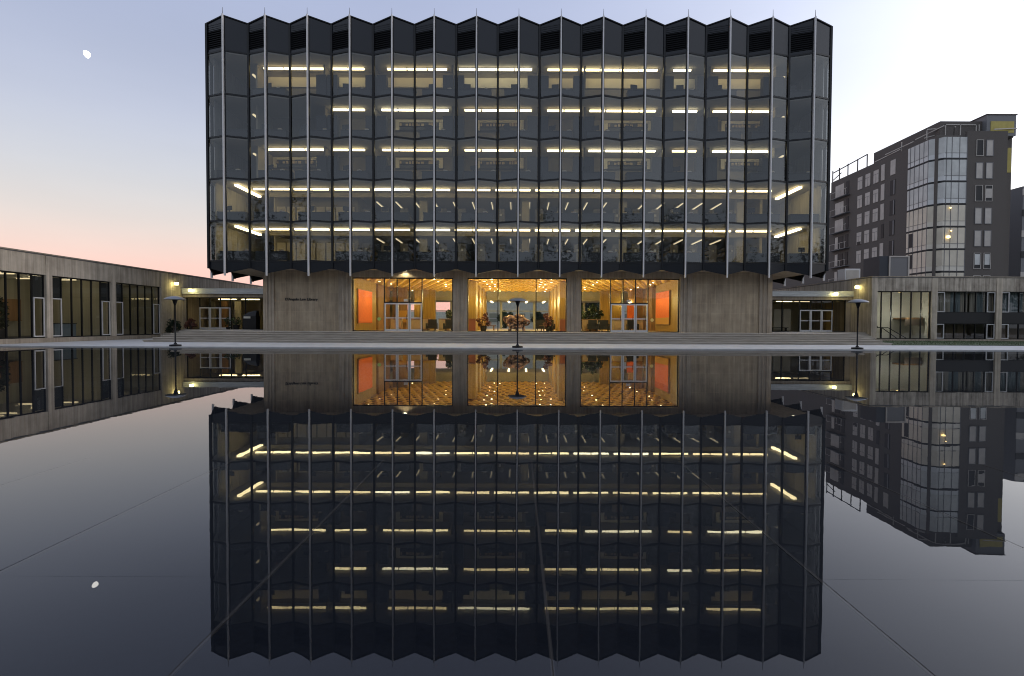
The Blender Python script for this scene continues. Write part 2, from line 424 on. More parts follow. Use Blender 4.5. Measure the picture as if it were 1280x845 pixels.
# ------------------------------------------------------------------ the library
YF, FD, MOD = 38.4, .53, 2.96
HB = MOD / 2
ZS = [5.80, 8.64, 11.62, 14.55, 17.50, 20.50]
lib = thing('library_building', 'dark folded-glass library of lit floors raised over a golden lobby behind the pool', 'library', (0, YF, .8))
def make_bay(front):
    root = bpy.data.objects.new('facade_bay', None); COL.objects.link(root); root.empty_display_size = .3
    def P(sgn, t, off, z):      # along a facet: t=0 at the outer fold, 1 at the inner fold; off = distance inwards
        return (sgn * (HB * t) , FD * t + off, z)
    def panel(mb, sgn, t0, t1, off, th, z0a, z0b, z1a, z1b):
        mb.prism([P(sgn, t0, off, z0a), P(sgn, t1, off, z0b), P(sgn, t1, off + th, z0b), P(sgn, t0, off + th, z0a)],
                 [P(sgn, t0, off, z1a), P(sgn, t1, off, z1b), P(sgn, t1, off + th, z1b), P(sgn, t0, off + th, z1a)])
    glz = MB()
    for k in range(5):
        for sgn in (-1, 1):
            q = MB() if front else glz
            a0, a1 = (.05, .97)
            pts = [P(sgn, a0, .06, ZS[k] + .06), P(sgn, a1, .06, ZS[k] + .06), P(sgn, a1, .06, ZS[k + 1] - .06), P(sgn, a0, .06, ZS[k + 1] - .06)]
            q.face(pts if sgn > 0 else pts[::-1])
            if front: q.build('window_pane', 'facade_glass', root)
    if not front: glz.build('window_pane', 'facade_glass', root)
    tb = MB()
    for z in ZS:
        if not front or True:
            t1 = MB() if front else tb
            for sgn in (-1, 1): panel(t1, sgn, .03, .985, .02, .10, z - .055, z - .055, z + .055, z + .055)
            if front: t1.build('transom', 'dark_metal', root)
    if not front: tb.build('transom', 'dark_metal', root)
    # lower spandrel with its pointed hem, upper spandrels, louvred vent on the left facet
    lo = MB()
    for sgn in (-1, 1): panel(lo, sgn, .03, .985, .05, .06, 4.92, 5.30, ZS[0] - .06, ZS[0] - .06)
    lo.build('lower_spandrel', 'hem', root)
    fs = MB()
    for z in ZS: fs.prism([(0, .14, z - .13), (HB - .02, FD + .13, z - .13), (HB - .02, FD + .155, z - .13), (-HB + .02, FD + .155, z - .13), (-HB + .02, FD + .13, z - .13)],
                          [(0, .14, z + .06), (HB - .02, FD + .13, z + .06), (HB - .02, FD + .155, z + .06), (-HB + .02, FD + .155, z + .06), (-HB + .02, FD + .13, z + .06)])
    if front:
        for q, z in enumerate(ZS):
            f1 = MB(); f1.v = fs.v[q * 10:(q + 1) * 10]; f1.f = [tuple(i - q * 10 for i in f) for f in fs.f[q * 7:(q + 1) * 7]]; f1.build('fold_slab', 'ceiling', root)
    else: fs.build('fold_slab', 'ceiling', root)
    up = MB()
    panel(up, 1, .03, .985, .05, .06, ZS[5] + .06, ZS[5] + .06, 22.86, 22.57)
    panel(up, -1, .03, .985, .05, .06, 22.02, 22.02, 22.86, 22.57)
    panel(up, -1, .03, .985, .05, .06, ZS[5] + .06, ZS[5] + .06, ZS[5] + .24, ZS[5] + .24)
    up.build('upper_spandrel', 'spandrel', root)
    ve = MB()
    panel(ve, -1, .05, .97, .14, .02, ZS[5] + .24, ZS[5] + .24, 22.02, 22.02)
    for i in range(12):
        z = ZS[5] + .28 + i * .144
        panel(ve, -1, .05, .97, .05, .085, z, z, z + .05, z + .05)
    ve.build('vent_grille', 'louvre', root)
    cp = MB()
    for sgn in (-1, 1): panel(cp, sgn, 0, 1, -.03, .20, 22.86, 22.57, 22.93, 22.64)
    cp.build('coping', 'dark_metal', root)
    B(-.10, .10, .03, .16, 4.90, 22.86).build('mullion_core', 'dark_metal', root)
    B(-.040, .040, -.13, .028, 4.72, 22.95).build('mullion_fin', 'fin_metal', root)
    MB().tube([(0, -.05, 22.95), (0, -.05, 23.42)], [.022, .012], 6).build('lightning_rod', 'roof_metal', root)
    B(HB - .065, HB + .065, FD - .02, FD + .12, 5.28, 22.58).build('valley_mullion', 'dark_metal', root)
    return root
bay = make_bay(True)
for k in range(15):
    b_ = bay if k == 0 else None
    if b_ is None:
        b_ = bay.copy(); COL.objects.link(b_)
        for ch in bay.children: c = ch.copy(); COL.objects.link(c); c.parent = b_
    b_.parent = lib; b_.location = (MOD * (k - 7), 0, -.8)
sbay = make_bay(False)
XC = 7.5 * MOD + .03
nside = 9
first = True
for s_ in (-1, 1):
    for k in range(nside):
        b_ = sbay
        if not first:
            b_ = sbay.copy(); COL.objects.link(b_)
            for ch in sbay.children: c = ch.copy(); COL.objects.link(c); c.parent = b_
        first = False
        b_.parent = lib; b_.rotation_euler = (0, 0, -s_ * math.pi / 2 * -1)
        b_.location = (s_ * (XC + FD), FD + MOD * (.5 + k), -.8)
YB = YF + FD + MOD * nside           # rear of the building
for s_ in (-1, 1): B(s_ * (XC - .03) - .08, s_ * (XC - .03) + .08, YF + FD - .03, YF + FD + .12, 5.28, 22.6).build('corner_mullion', 'dark_metal', lib)
B(-XC, XC, YB, YB + .2, 5.3, 22.6).build('rear_wall', 'spandrel', lib)
YI = YF + FD + .16
for k, z in enumerate(ZS):
    B(-XC + .2, XC - .2, YI, YB, z - .13, z + .06).build('floor_slab', 'slab' if k == 0 else 'ceiling', lib)
B(-XC + .2, XC - .2, YI, YB, 22.2, 22.45).build('roof', 'roof_metal', lib)
# pyramidal soffit lip under the hem
B(-XC + .12, XC - .12, YF + FD + .13, YB, 5.30, 5.52).build('soffit', 'concrete_smooth', lib)
cab = MB()
cab.bar((-7 * MOD, YF + 1.2, 22.87), (7 * MOD, YF + 1.2, 22.87), .018)
cab.build('roof_cable', 'roof_metal', lib)
for k in range(0, 15):
    B(MOD * (k - 7) + .42 * (1 if k < 7 else -1) - .05, MOD * (k - 7) + .42 * (1 if k < 7 else -1) + .05, YF + 1.15, YF + 1.25, 22.45, 22.93).build('cable_post', 'black_metal', lib)

# interior shell of the upper floors
def px2x(px, y): return (px - 647) / 676 * y
for k in range(5):
    z0, z1 = ZS[k] + .06, ZS[k + 1] - .13
    if k >= 2:
        yw = 41.5 if k == 4 else 42.7
        B(-19.3, 19.3, yw, yw + .2, z0, z1).build('core_wall', 'tan_wall', lib)
        if k == 4: B(-19.3, 19.3, yw - .08, yw - .01, z0 + 1.7, z0 + 2.42).build('wall_band', 'board', lib)
    else:
        B(-19.3, -12.9, 43.2, 43.4, z0, z1).build('core_wall', 'tan_wall', lib)
        pn = MB()
        for q in range(8): pn.box(-19.1 + q * .78, -19.1 + q * .78 + .66, 43.1, 43.19, z0 + .05, z0 + 1.9)
        pn.build('wall_panel', 'cream_wall', lib)
        B(-12.9, -12.7, 43.2, 53, z0, z1).build('core_wall', 'tan_wall', lib)
        B(-12.7, 19.3, 53, 53.2, z0, z1).build('core_wall', 'tan_wall', lib)
        B(-19.3, 19.3, 42.2, 42.45, z1 - .32, z1).build('ceiling_beam', 'cream_wall', lib)
        for xx in (-.9 - 6.6, .6, 8.3, 17.6):
            B(xx - .3, xx + .3, 43.0, 43.5, z0, z1).build('interior_column', 'cream_wall', lib)
    for s_ in (-1, 1):
        B(s_ * 19.3, s_ * 19.5, 42.7 if k >= 2 else 43.4, YB, z0, z1).build('core_wall', 'cream_wall' if k < 2 else 'tan_wall', lib)
        for q in range(7):          # blinds hung inside the side glazing
            y0 = YI + .12 + q * 1.5
            B(s_ * 21.80, s_ * 21.86, y0, y0 + 1.44, z0 + .02, z1 - .02).build('roller_blind', 'blind' if k < 2 else 'blind_grey', lib)
        B(s_ * 21.4, s_ * 21.66, YI + .6, YI + 13, z0, z0 + .62).build('sill_counter', 'office_dark', lib)
# rooms of the three upper floors: (left px, right px) measured on the light strips
ROOMS = [(326, 409), (412, 470), (474, 566), (569, 671), (677, 728), (731, 826), (833, 881), (885, 963)]
for k in (2, 3, 4):
    z0, z1 = ZS[k] + .06, ZS[k + 1] - .13
    for a, b in ROOMS:
        xb = px2x(b, 40.6)
        B(xb - .06, xb + .06, YI + 1.15, 41.4 if k == 4 else 42.68, z0, z1).build('partition', 'tan_wall', lib)
    xa = px2x(326, 40.6); B(xa - .06, xa + .06, YI + 1.15, 41.4 if k == 4 else 42.68, z0, z1).build('partition', 'cream_wall', lib)

# ground-floor walls
YG = 40.2
def pier(x0, x1, y0=YG, y1=YG + .75):
    mb = B(x0, x1, y0, y1, .80, 5.30)
    wd = x1 - x0
    for f0, f1 in ((.28, .42), (.60, .74)): mb.box(x0 + wd * f0, x0 + wd * f1, y0 - .06, y0 - .002, .80, 5.30)
    return mb.build('concrete_pier', 'concrete_smooth', lib)
for x0, x1 in ((-18.9, -18.1), (-13.3, -12.33), (-4.82, -3.75), (3.65, 4.70), (12.05, 12.95), (17.95, 18.9)): pier(x0, x1)
wall_l = B(-18.1, -13.3, YG + .12, YG + .6, .80, 5.30).build('concrete_wall', 'concrete', lib)
wall_r = B(12.95, 17.95, YG + .12, YG + .6, .80, 5.30).build('concrete_wall', 'concrete', lib)
for s_ in (-1, 1): B(s_ * 18.9, s_ * 18.4, YG + .76, YB, .80, 5.30).build('concrete_wall', 'concrete', lib)
for x0, x1 in ((-12.33, -4.82), (-3.75, 3.65), (4.70, 12.05)): B(x0, x1, YG + .05, YG + .55, 4.80, 5.30).build('lintel', 'concrete_smooth', lib)
# raised lettering on the left wall
tcv = bpy.data.curves.new('sign_lettering', 'FONT'); tcv.body = "D'Angelo Law Library"; tcv.size = .30; tcv.extrude = .02; tcv.space_character = 1.02; tcv.offset = .006
to = bpy.data.objects.new('sign_lettering', tcv); COL.objects.link(to)
dg = bpy.context.evaluated_depsgraph_get(); dg.update()
tme = bpy.data.meshes.new_from_object(to.evaluated_get(dg)); bpy.data.objects.remove(to); bpy.data.curves.remove(tcv)
xs_ = [v.co.x for v in tme.vertices]; sx = 2.42 / (max(xs_) - min(xs_))
for v in tme.vertices: v.co = ((v.co.x - min(xs_)) * sx, v.co.y * sx, v.co.z)
tme.materials.clear(); tme.materials.append(M['lettering'])
lt = bpy.data.objects.new('sign_lettering', tme); COL.objects.link(lt); lt.parent = wall_l
lt.rotation_euler = (rad(90), 0, 0); lt.location = Vector((-17.3, YG + .10, 3.07)) - lib.location

def glazed_front(x0, x1, mull, parent, y, z0, z1, gm='clear_glass', doors=None, fw=.07, frame='dark_metal'):
    """a shop-front: frame with mullions, a pane between each pair, doors where given"""
    fr = MB(); fr.box(x0, x1, y, y + .12, z1 - .08, z1); fr.box(x0, x1, y, y + .12, z0, z0 + .06)
    edges = [x0] + list(mull) + [x1]
    for k, x in enumerate(edges):
        xx = x + (fw / 2 if k == 0 else -fw / 2 if k == len(edges) - 1 else 0)
        fr.box(xx - fw / 2, xx + fw / 2, y + .002, y + .118, z0 + .06, z1 - .08)
    if doors: fr.box(doors[0], doors[-1], y + .004, y + .116, doors_z, doors_z + .07)
    w_ = fr.build('window_frame', frame, parent)
    for a, b in zip(edges[:-1], edges[1:]):
        zz = z0 + .06
        if doors and any(abs(a - d) < .02 for d in doors[:-1]): zz = doors_z + .07
        MB().face([(a + fw / 2, y + .06, zz), (b - fw / 2, y + .06, zz), (b - fw / 2, y + .06, z1 - .08), (a + fw / 2, y + .06, z1 - .08)]).build('pane', gm, w_)
    if doors:
        for a, b in zip(doors[:-1], doors[1:]):
            d_ = MB(); zt = doors_z - .01; t = .09
            d_.box(a + .01, a + t + .01, y - .02, y + .05, z0, zt); d_.box(b - t - .01, b - .01, y - .02, y + .05, z0, zt)
            d_.box(a + t + .01, b - t - .01, y - .018, y + .048, zt - .1, zt); d_.box(a + t + .01, b - t - .01, y - .018, y + .048, z0, z0 + .16)
            zm = z0 + 1.0; d_.box(a + t + .01, b - t - .01, y - .018, y + .048, zm - .04, zm + .04)
            do = d_.build('entrance_door', 'aluminium', parent)
            MB().face([(a + .1, y + .015, z0 + .16), (b - .1, y + .015, z0 + .16), (b - .1, y + .015, zt - .1), (a + .1, y + .015, zt - .1)]).build('pane', gm, do)
            MB().tube([(b - .2, y - .07, zm - .15), (b - .2, y - .07, zm + .25)], .018, 6).build('handle', 'black_metal', do)
    return w_
doors_z = 2.92
dl = [-9.95, -9.0, -8.07, -7.14]; dr = [6.93, 7.86, 8.79, 9.72]
glazed_front(-12.33, -4.82, dl, lib, YG + .2, .80, 4.80, doors=dl)
glazed_front(-3.75, 3.65, [-1.47, 1.37], lib, YG + .2, .80, 4.80)
glazed_front(4.70, 12.05, dr, lib, YG + .2, .80, 4.80, doors=dr)
# lobby shell: wavy golden ceiling, gold timber walls, stone floor
B(-18.3, 18.3, YG + .4, YB - .1, .80, .812).build('lobby_floor', 'terrazzo', lib)
B(-18.2, 18.2, YG + .56, 60.0, 5.04, 5.12).build('lobby_ceiling', 'ceiling_recess', lib)
lc = MB(); row = 0; y = YG + .75
while y < 59.8:
    ph = row * math.pi; nseg = 420; dx = 36.2 / nseg; k0 = len(lc.v)
    for i in range(nseg + 1):
        x = -18.1 + dx * i; zb = 4.955 + .055 * math.sin(x * 8.4 + ph)
        lc.v += [(x, y, 5.039), (x, y, zb), (x, y + .5, zb + .01), (x, y + .5, 5.039)]
    for i in range(nseg):
        a = k0 + i * 4
        for q in range(3): lc.f.append((a + q, a + q + 1, a + q + 5, a + q + 4))
    y += 1.2; row += 1
lc.build('ceiling_slats', 'lobby_ceiling', lib)
B(-18.2, 18.2, 60.0, YB - .1, 4.0, 4.15).build('rear_lobby_ceiling', 'ceiling', lib)
B(-18.2, 18.2, 60.16, 60.3, 4.16, 5.03).build('ceiling_bulkhead', 'cream_wall', lib)
def tw(x0, x1, y0, y1, mat='wood_gold', z1=4.92): return B(x0, x1, y0, y1, .812, z1).build('timber_wall', mat, lib)
tw(-12.75, -12.4, YG + .76, 47.4); tw(-13.1, -12.5, 48.6, 53, 'wood_brown'); tw(12.45, 12.8, YG + .76, 48.9); tw(12.5, 13.0, 50.5, 56, 'wood_brown')
for s_ in (-1, 1):
    for q in range(4):
        tw(s_ * 3.45, s_ * 4.7, 44.6 + q * 4.6, 44.6 + q * 4.6 + 2.3, 'wood_gold', 4.86)
    tw(s_ * 10.9, s_ * 8.7, 57.0, 57.4, 'wood_gold')
    tw(s_ * 12.3, s_ * 10.9, 53.2, 53.6, 'wood_brown')
    tw(s_ * 18.0, s_ * 13.0, 53.6, 54, 'wood_brown')
# glazed rear of the lobby
rf = MB()
for q in range(15): rf.box(-14 + q * 2 - .14, -14 + q * 2 + .14, YB - .3, YB - .2, .81, 4.0)
rf.box(-14, 14, YB - .301, YB - .199, 2.9, 3.0)
rf.build('rear_window_frame', 'wing_wall', lib)
for a, b in ((-18.3, -14), (14, 18.3)): B(a, b, YB - .3, YB - .1, .81, 4.0).build('rear_lobby_wall', 'tan_wall', lib)

# ------------------------------------------------------------------ light fittings inside
def strip(x0, x1, y, z, label, group, mat=None, hgt=.105):
    o_ = MB()
    nseg = max(1, round((x1 - x0) / 1.35)); stp = (x1 - x0) / nseg
    for q in range(nseg): o_.box(x0 + q * stp + R.uniform(.02, .07), x0 + (q + 1) * stp - R.uniform(.02, .07), y - .08, y + .08, z - hgt, z)
    t = thing('strip_light', label, 'light', ((x0 + x1) / 2, y, z), group)
    o_.build('tube', mat or R.choice(['tube', 'tube', 'tube_soft', 'tube_cool']), t)
    B(x0, x1, y - .05, y + .05, z + .002, z + .05).build('housing', 'aluminium', t)
    return t
STR = {4: [(0, 332, 407), (1, 414, 457), (2, 484, 559), (3, 573, 664), (4, 682, 720), (5, 724, 819), (6, 838, 860), (7, 887, 960)],
       3: [(1, 415, 457), (2, 477, 561), (3, 580, 664), (4, 682, 724), (5, 734, 817), (6, 837, 868), (7, 887, 960)],
       2: [(0, 334, 407), (1, 417, 457), (2, 478, 561), (3, 580, 664), (4, 682, 724), (5, 733, 817), (6, 837, 868), (7, 887, 960)]}
for k, rows in STR.items():
    for r_, a, b in rows:
        xa, xb = px2x(a, 40.6), px2x(b, 40.6); mid = (xa + xb) / 2
        t = strip(xa, xb, 40.6, ZS[k + 1] - .21, 'white-yellow strip light in the %s room from the left on the %s' % (ORD[r_], FLOOR[k]), 'strip lights of the upper rooms')
for k in (0, 1):
    for q in range(13):
        xa = -19.75 + q * 3.0; xb = xa + 2.68
        strip(xa, min(xb, 19.6), 40.6, ZS[k + 1] - .21, '%s bright strip from the left in the long row on the %s' % (ORD[q], FLOOR[k]), 'strip lights along the front of the stacks')
    for s_ in (-1, 1):
        t = thing('strip_light', 'slanting strip light running back along the %s corridor of the %s' % ('left' if s_ < 0 else 'right', FLOOR[k]), 'light', (s_ * 20.4, 41, ZS[k + 1] - .21), 'corridor strip lights')
        mb = MB()
        for q in range(3): mb.box(s_ * 20.28, s_ * 20.52, 39.35 + q * 1.22, 39.35 + q * 1.22 + 1.17, ZS[k + 1] - .345, ZS[k + 1] - .21)
        mb.build('tube', 'tube', t); B(s_ * 20.35, s_ * 20.45, 39.35, 43, ZS[k + 1] - .205, ZS[k + 1] - .16).build('housing', 'aluminium', t)
    for q in range(19):
        x = -11.6 + q * 1.57
        t = thing('strip_light', 'dim tube over the %s book aisle from the left, %s' % (ORD[q], FLOOR[k]), 'light', (x, 46, ZS[k + 1] - .25), 'dim tubes over the book aisles')
        B(x - .02, x + .02, 44.6, 47.2, ZS[k + 1] - .33, ZS[k + 1] - .25).build('tube', 'tube_dim', t)
        B(x - .12, x + .12, 44.6, 47.2, ZS[k + 1] - .245, ZS[k + 1] - .2).build('housing', 'aluminium', t)

for k in (2, 3, 4):
    for s_ in (-1, 1):
        t = thing('strip_light', 'short dim strip light in the %s corridor of the %s' % ('left' if s_ < 0 else 'right', FLOOR[k]), 'light', (s_ * 20.2, 42, ZS[k + 1] - .2), 'dim corridor lights')
        B(s_ * 20.14, s_ * 20.26, 41.6, 42.4, ZS[k + 1] - .30, ZS[k + 1] - .21).build('tube', 'tube_dim', t); B(s_ * 20.1, s_ * 20.3, 41.55, 42.45, ZS[k + 1] - .208, ZS[k + 1] - .16).build('housing', 'aluminium', t)
# bookcases of the stacks (end panels face the front)
def bookcase():
    t = thing('bookcase', '', 'bookcase', (0, 0, 0), 'bookcases of the stacks')
    B(-.32, .32, 0, .04, 0, 2.05).build('end_panel', 'stack_metal', t)
    mb = MB()
    for s in (-1, 1):
        for z in (.08, .48, .88, 1.28, 1.68): mb.box(s * .02, s * .30, .04, 5.4, z, z + .03)
    mb.box(-.02, .02, .04, 5.4, 0, 2.05); mb.build('shelf', 'stack_metal', t)
    bk = MB()
    for s in (-1, 1):
        for z in (.11, .51, .91, 1.31):
            y = .1
            while y < 5.2:
                d = R.uniform(.3, .8); bk.box(s * .05, s * R.uniform(.24, .29), y, y + d, z, z + R.uniform(.24, .34)); y += d + R.uniform(.0, .12)
    bk.build('books', 'book_tan', t)
    B(-.09, .09, -.015, -.002, 1.45, 1.63).build('label_card', 'paper', t)
    return t
bc0 = bookcase(); used = False
for k in (0, 1):
    for q in range(20):
        loc = (-12.4 + q * 1.57, 44.2, ZS[k] + .06); lb = '%s bookcase end from the left in the stacks, %s' % (ORD[q], FLOOR[k])
        if not used: bc0.location = loc; bc0['label'] = lb; used = True
        else: dup(bc0, loc, lb)
# carrel desks along the glass
def desk():
    t = thing('desk', '', 'desk', (0, 0, 0), 'carrel desks along the glass')
    B(-1.18, 1.18, 0, .7, .70, .74).build('desk_top', 'cabinet_grey', t)
    B(-1.16, 1.16, .04, .08, .10, .695).build('front_panel', 'cabinet_grey', t)
    for s in (-1, 1): B(s * 1.16, s * 1.12, .085, .66, 0, .695).build('side_panel', 'cabinet_grey', t)
    return t
dk0 = desk(); used = False
def monitor():
    t = thing('monitor', '', 'monitor', (0, 0, 0), 'monitors on the carrel desks')
    B(-.26, .26, -.02, .02, .14, .46).build('screen', 'black', t); B(-.03, .03, -.01, .05, .02, .16).build('neck', 'black', t); B(-.12, .12, -.06, .1, 0, .02).build('foot', 'black', t)
    return t
mo0 = monitor(); mused = False
def bookpile():
    t = thing('book_pile', '', 'books', (0, 0, 0), 'book piles on the carrel desks')
    B(-.16, .14, -.1, .12, 0, .06).build('book', 'book_red', t); B(-.13, .16, -.11, .1, .062, .11).build('book', 'paper', t); B(-.14, .11, -.09, .1, .112, .17).build('book', 'book_tan', t)
    return t
bp0 = bookpile(); bused = False
for k in range(5):
    for q in range(15):
        loc = (MOD * (q - 7) + R.uniform(-.25, .25), YI + .30, ZS[k] + .06)
        lb = '%s dark carrel desk from the left along the glass, %s' % (ORD[q], FLOOR[k])
        if used and R.random() < .1: continue
        if not used: dk0.location = loc; dk0['label'] = lb; used = True
        else: dup(dk0, loc, lb)
        if R.random() < .75:
            lm = (loc[0] + R.uniform(-.9, 0), loc[1] + .3, loc[2] + .742); lb = 'small dark monitor on the %s desk from the left, %s' % (ORD[q], FLOOR[k])
            if not mused: mo0.location = lm; mo0['label'] = lb; mused = True
            else: dup(mo0, lm, lb, rotz=R.uniform(-.5, .5))
        if R.random() < .85:
            lm = (loc[0] + R.uniform(.35, .95), loc[1] + .3, loc[2] + .742); lb = 'low book pile on the %s desk from the left, %s' % (ORD[q], FLOOR[k])
            if not bused: bp0.location = lm; bp0['label'] = lb; bused = True
            else: dup(bp0, lm, lb, rotz=R.uniform(-.8, .8))
# tall dark cabinets at the room divisions, whiteboard frames with shelves on the back wall
def cabinet():
    t = thing('cabinet', '', 'cabinet', (0, 0, 0), 'tall cabinets between the rooms')
    B(-.36, .36, 0, .5, 0, 2.02).build('body', 'cabinet_grey', t)
    for s in (-1, 1): B(s * .02, s * .34, -.02, -.002, .06, 1.96).build('door', 'cabinet_grey', t)
    return t
cb0 = cabinet(); used = False
def wallshelf():
    t = thing('wall_shelf', '', 'shelf', (0, 0, 0), 'framed shelves on the back walls')
    mb = MB(); W_ = 1.85
    mb.box(-W_, W_, 0, .10, 1.42, 1.62); mb.box(-W_, -W_ + .3, 0, .10, .82, 1.415); mb.box(W_ - .3, W_, 0, .10, .82, 1.415); mb.build('frame', 'board', t)
    B(-W_ + .31, W_ - .31, .02, .08, .82, 1.41).build('back_panel', 'cabinet_grey', t)
    B(-W_ + .31, W_ - .31, -.1, .015, 1.08, 1.10).build('shelf_board', 'cabinet_grey', t)
    bk = MB(); x = -W_ + .35
    while x < W_ - .5:
        d = R.uniform(.05, .22)
        if R.random() < .72: bk.box(x, x + d, -.08, .01, 1.102, 1.102 + R.uniform(.16, .26))
        x += d + R.uniform(.0, .1)
    bk.build('books', 'book_tan', t)
    return t
ws0 = wallshelf(); wused = False
for k in (2, 3, 4):
    for r_, (a, b) in enumerate(ROOMS):
        xb = px2x(b, 40.0)
        for dx in (-.40, .42):
            if R.random() < .12: continue
            loc = (xb + dx, YI + 1.0, ZS[k] + .06); lb = 'tall dark cabinet on the %s side of the %s room division, %s' % ('left' if dx < 0 else 'right', ORD[r_], FLOOR[k])
            if not used: cb0.location = loc; cb0['label'] = lb; used = True
            else: dup(cb0, loc, lb)
        if k < 4 and b - a > 70 and not (k == 3 and r_ == 0):
            loc = (px2x((a + b) / 2 + 4, 42.4), 42.45, ZS[k] + 1.06); lb = 'pale framed bookshelf at the back of the %s room from the left, %s' % (ORD[r_], FLOOR[k])
            if not wused: ws0.location = loc; ws0['label'] = lb; wused = True
            else: dup(ws0, loc, lb)

# ------------------------------------------------------------------ lobby contents
def dlight(x, y, z, pw):
    t = thing('downlight', 'small round downlight set in the wavy golden lobby ceiling', 'light', (x, y, z), 'downlights in the lobby ceiling')
    MB().lathe([(0, -.04), (.06, -.03), (.06, .0)], (x, y, z), 12).build('lens', 'downlight', t)
    MB().lathe([(.061, -.02), (.10, -.02), (.10, .02), (.061, .02)], (x, y, z), 12).build('trim_ring', 'aluminium', t)
    if pw:
        ld = bpy.data.lights.new('lobby_fill_light', 'POINT'); ld.energy = pw; ld.color = (1, .83, .36); ld.shadow_soft_size = 0  # added bare point light, hung well below the lens to brighten the ceiling evenly
        lo_ = bpy.data.objects.new('lobby_fill_light', ld); COL.objects.link(lo_); lo_.parent = t; lo_.location = (0, 0, -1.3)
for y in (41.6, 44.2, 47, 50, 53.2, 56.6):
    for x in (-16, -11.2, -6.4, -2.6, -1.9, 1.9, 2.6, 6.4, 11.2, 16):
        dlight(x + R.uniform(-.25, .25), y + R.uniform(-.3, .3), 4.84, (62 if abs(x) < 3 else 115 if abs(x) < 9 else 36) if abs(x) < 12 else 34)
for q in range(8):
    x = -7 + q * 2
    t = thing('strip_light', '%s short bright strip from the left over the rear of the lobby' % ORD[q], 'light', (x, 62, 3.95), 'strips at the back of the lobby')
    B(x - .1, x + .1, 60.6, 64.6, 3.9, 3.96).build('tube', 'tube', t); B(x - .14, x + .14, 60.6, 64.6, 3.962, 3.99).build('housing', 'aluminium', t)
def painting(name, label, c, wdt, h, axis, bands):
    t = thing(name, label, 'painting', c)
    mb = MB(); d = .05
    def bx(u0, u1, z0, z1, d0, d1):
        q = MB()
        if axis == 'x+': q.box(c[0] + d0, c[0] + d1, c[1] + u0, c[1] + u1, c[2] + z0, c[2] + z1)
        elif axis == 'x-': q.box(c[0] - d1, c[0] - d0, c[1] + u0, c[1] + u1, c[2] + z0, c[2] + z1)
        else: q.box(c[0] + u0, c[0] + u1, c[1] - d1, c[1] - d0, c[2] + z0, c[2] + z1)
        return q
    bx(-wdt / 2 - .05, wdt / 2 + .05, -.05, h + .05, .0, .10).build('stretcher_frame', 'wood_brown', t)
    for z0, z1, mt in bands: bx(-wdt / 2, wdt / 2, z0 * h, z1 * h, .102, .12).build('canvas', mt, t)
painting('painting', 'plain orange canvas on the timber wall at the left end of the lobby', (-12.38, 43.7, 1.42), 3.9, 2.6, 'x+', [(0, .04, 'rust_canvas'), (.04, 1, 'orange_canvas')])
painting('painting', 'banded orange canvas with an ochre lower band at the right end of the lobby', (12.43, 46.2, 1.42), 4.2, 2.75, 'x-', [(0, .2, 'ochre_canvas'), (.2, .8, 'orange_canvas'), (.8, 1, 'rust_canvas')])
painting('painting', 'narrow upright orange canvas seen behind the right-hand lobby doors', (11.15, 52.9, 1.45), .9, 1.85, 'y', [(0, 1, 'orange_canvas')])
painting('painting', 'brown and ochre upright panel seen behind the left-hand lobby doors', (-11.2, 52.9, 1.5), .8, 2.3, 'y', [(0, .5, 'ochre_canvas'), (.5, 1, 'wood_brown')])
# low reception desks
def recdesk(x0, x1, y, label, h=.95):
    t = thing('reception_desk', label, 'desk', ((x0 + x1) / 2, y, .812), 'reception desks of the lobby')
    B(x0, x1, y, y + .08, .812, .812 + h).build('front_panel', 'desk_front', t); B(x0 - .05, x1 + .05, y - .06, y + .75, .814 + h, .87 + h).build('desk_top', 'wood_brown', t)
    for x in (x0 + .001, x1 - .081): B(x, x + .08, y + .082, y + .7, .812, .81 + h).build('side_panel', 'desk_front', t)
recdesk(-10.9, -10.0, 46.4, 'short pale lobby desk beside the left painting')
recdesk(-9.5, -7.6, 46.2, 'long pale lobby desk behind the left doors')
recdesk(-6.8, -5.9, 46.6, 'pale lobby desk to the right of the left doors')
recdesk(-5.3, -4.9, 47.2, 'narrow pale lobby desk near the left inner pier')
recdesk(5.6, 6.9, 46.4, 'pale lobby desk left of the right doors')
recdesk(8.2, 9.6, 46.2, 'long pale lobby desk behind the right doors')
recdesk(9.9, 10.8, 46.6, 'short pale lobby desk beside the right painting')
def chair(x, y, label):
    t = thing('armchair', label, 'chair', (x, y, .812), 'dark lobby chairs')
    B(x - .36, x + .36, y - .3, y + .4, .98, 1.22).build('seat', 'black', t); B(x - .36, x + .36, y + .41, y + .55, 1.0, 1.75).build('backrest', 'black', t)
    for dx in (-.45, .37): B(x + dx, x + dx + .08, y - .3, y + .42, .95, 1.42).build('armrest', 'black', t)
    for dx in (-.3, .25):
        for dy in (-.25, .35): B(x + dx, x + dx + .05, y + dy, y + dy + .05, .812, .978).build('leg', 'black', t)
for x, y, lb in ((-7.25, 45.6, 'black armchair just behind the left lobby doors'), (-5.75, 45.3, 'black armchair between pale desks, left lobby bay'), (-4.95, 45.7, 'black armchair beside the left inner pier'),
                 (7.35, 45.5, 'black armchair behind the left leaf of the right doors'), (6.35, 45.4, 'black armchair left of the right lobby doors'), (9.65, 45.3, 'black armchair at the right leaf of the right doors'),
                 (2.0, 47.0, 'dark armchair behind the sculpture on its right'), (2.75, 46.3, 'dark armchair beside the right planter')): chair(x, y, lb)
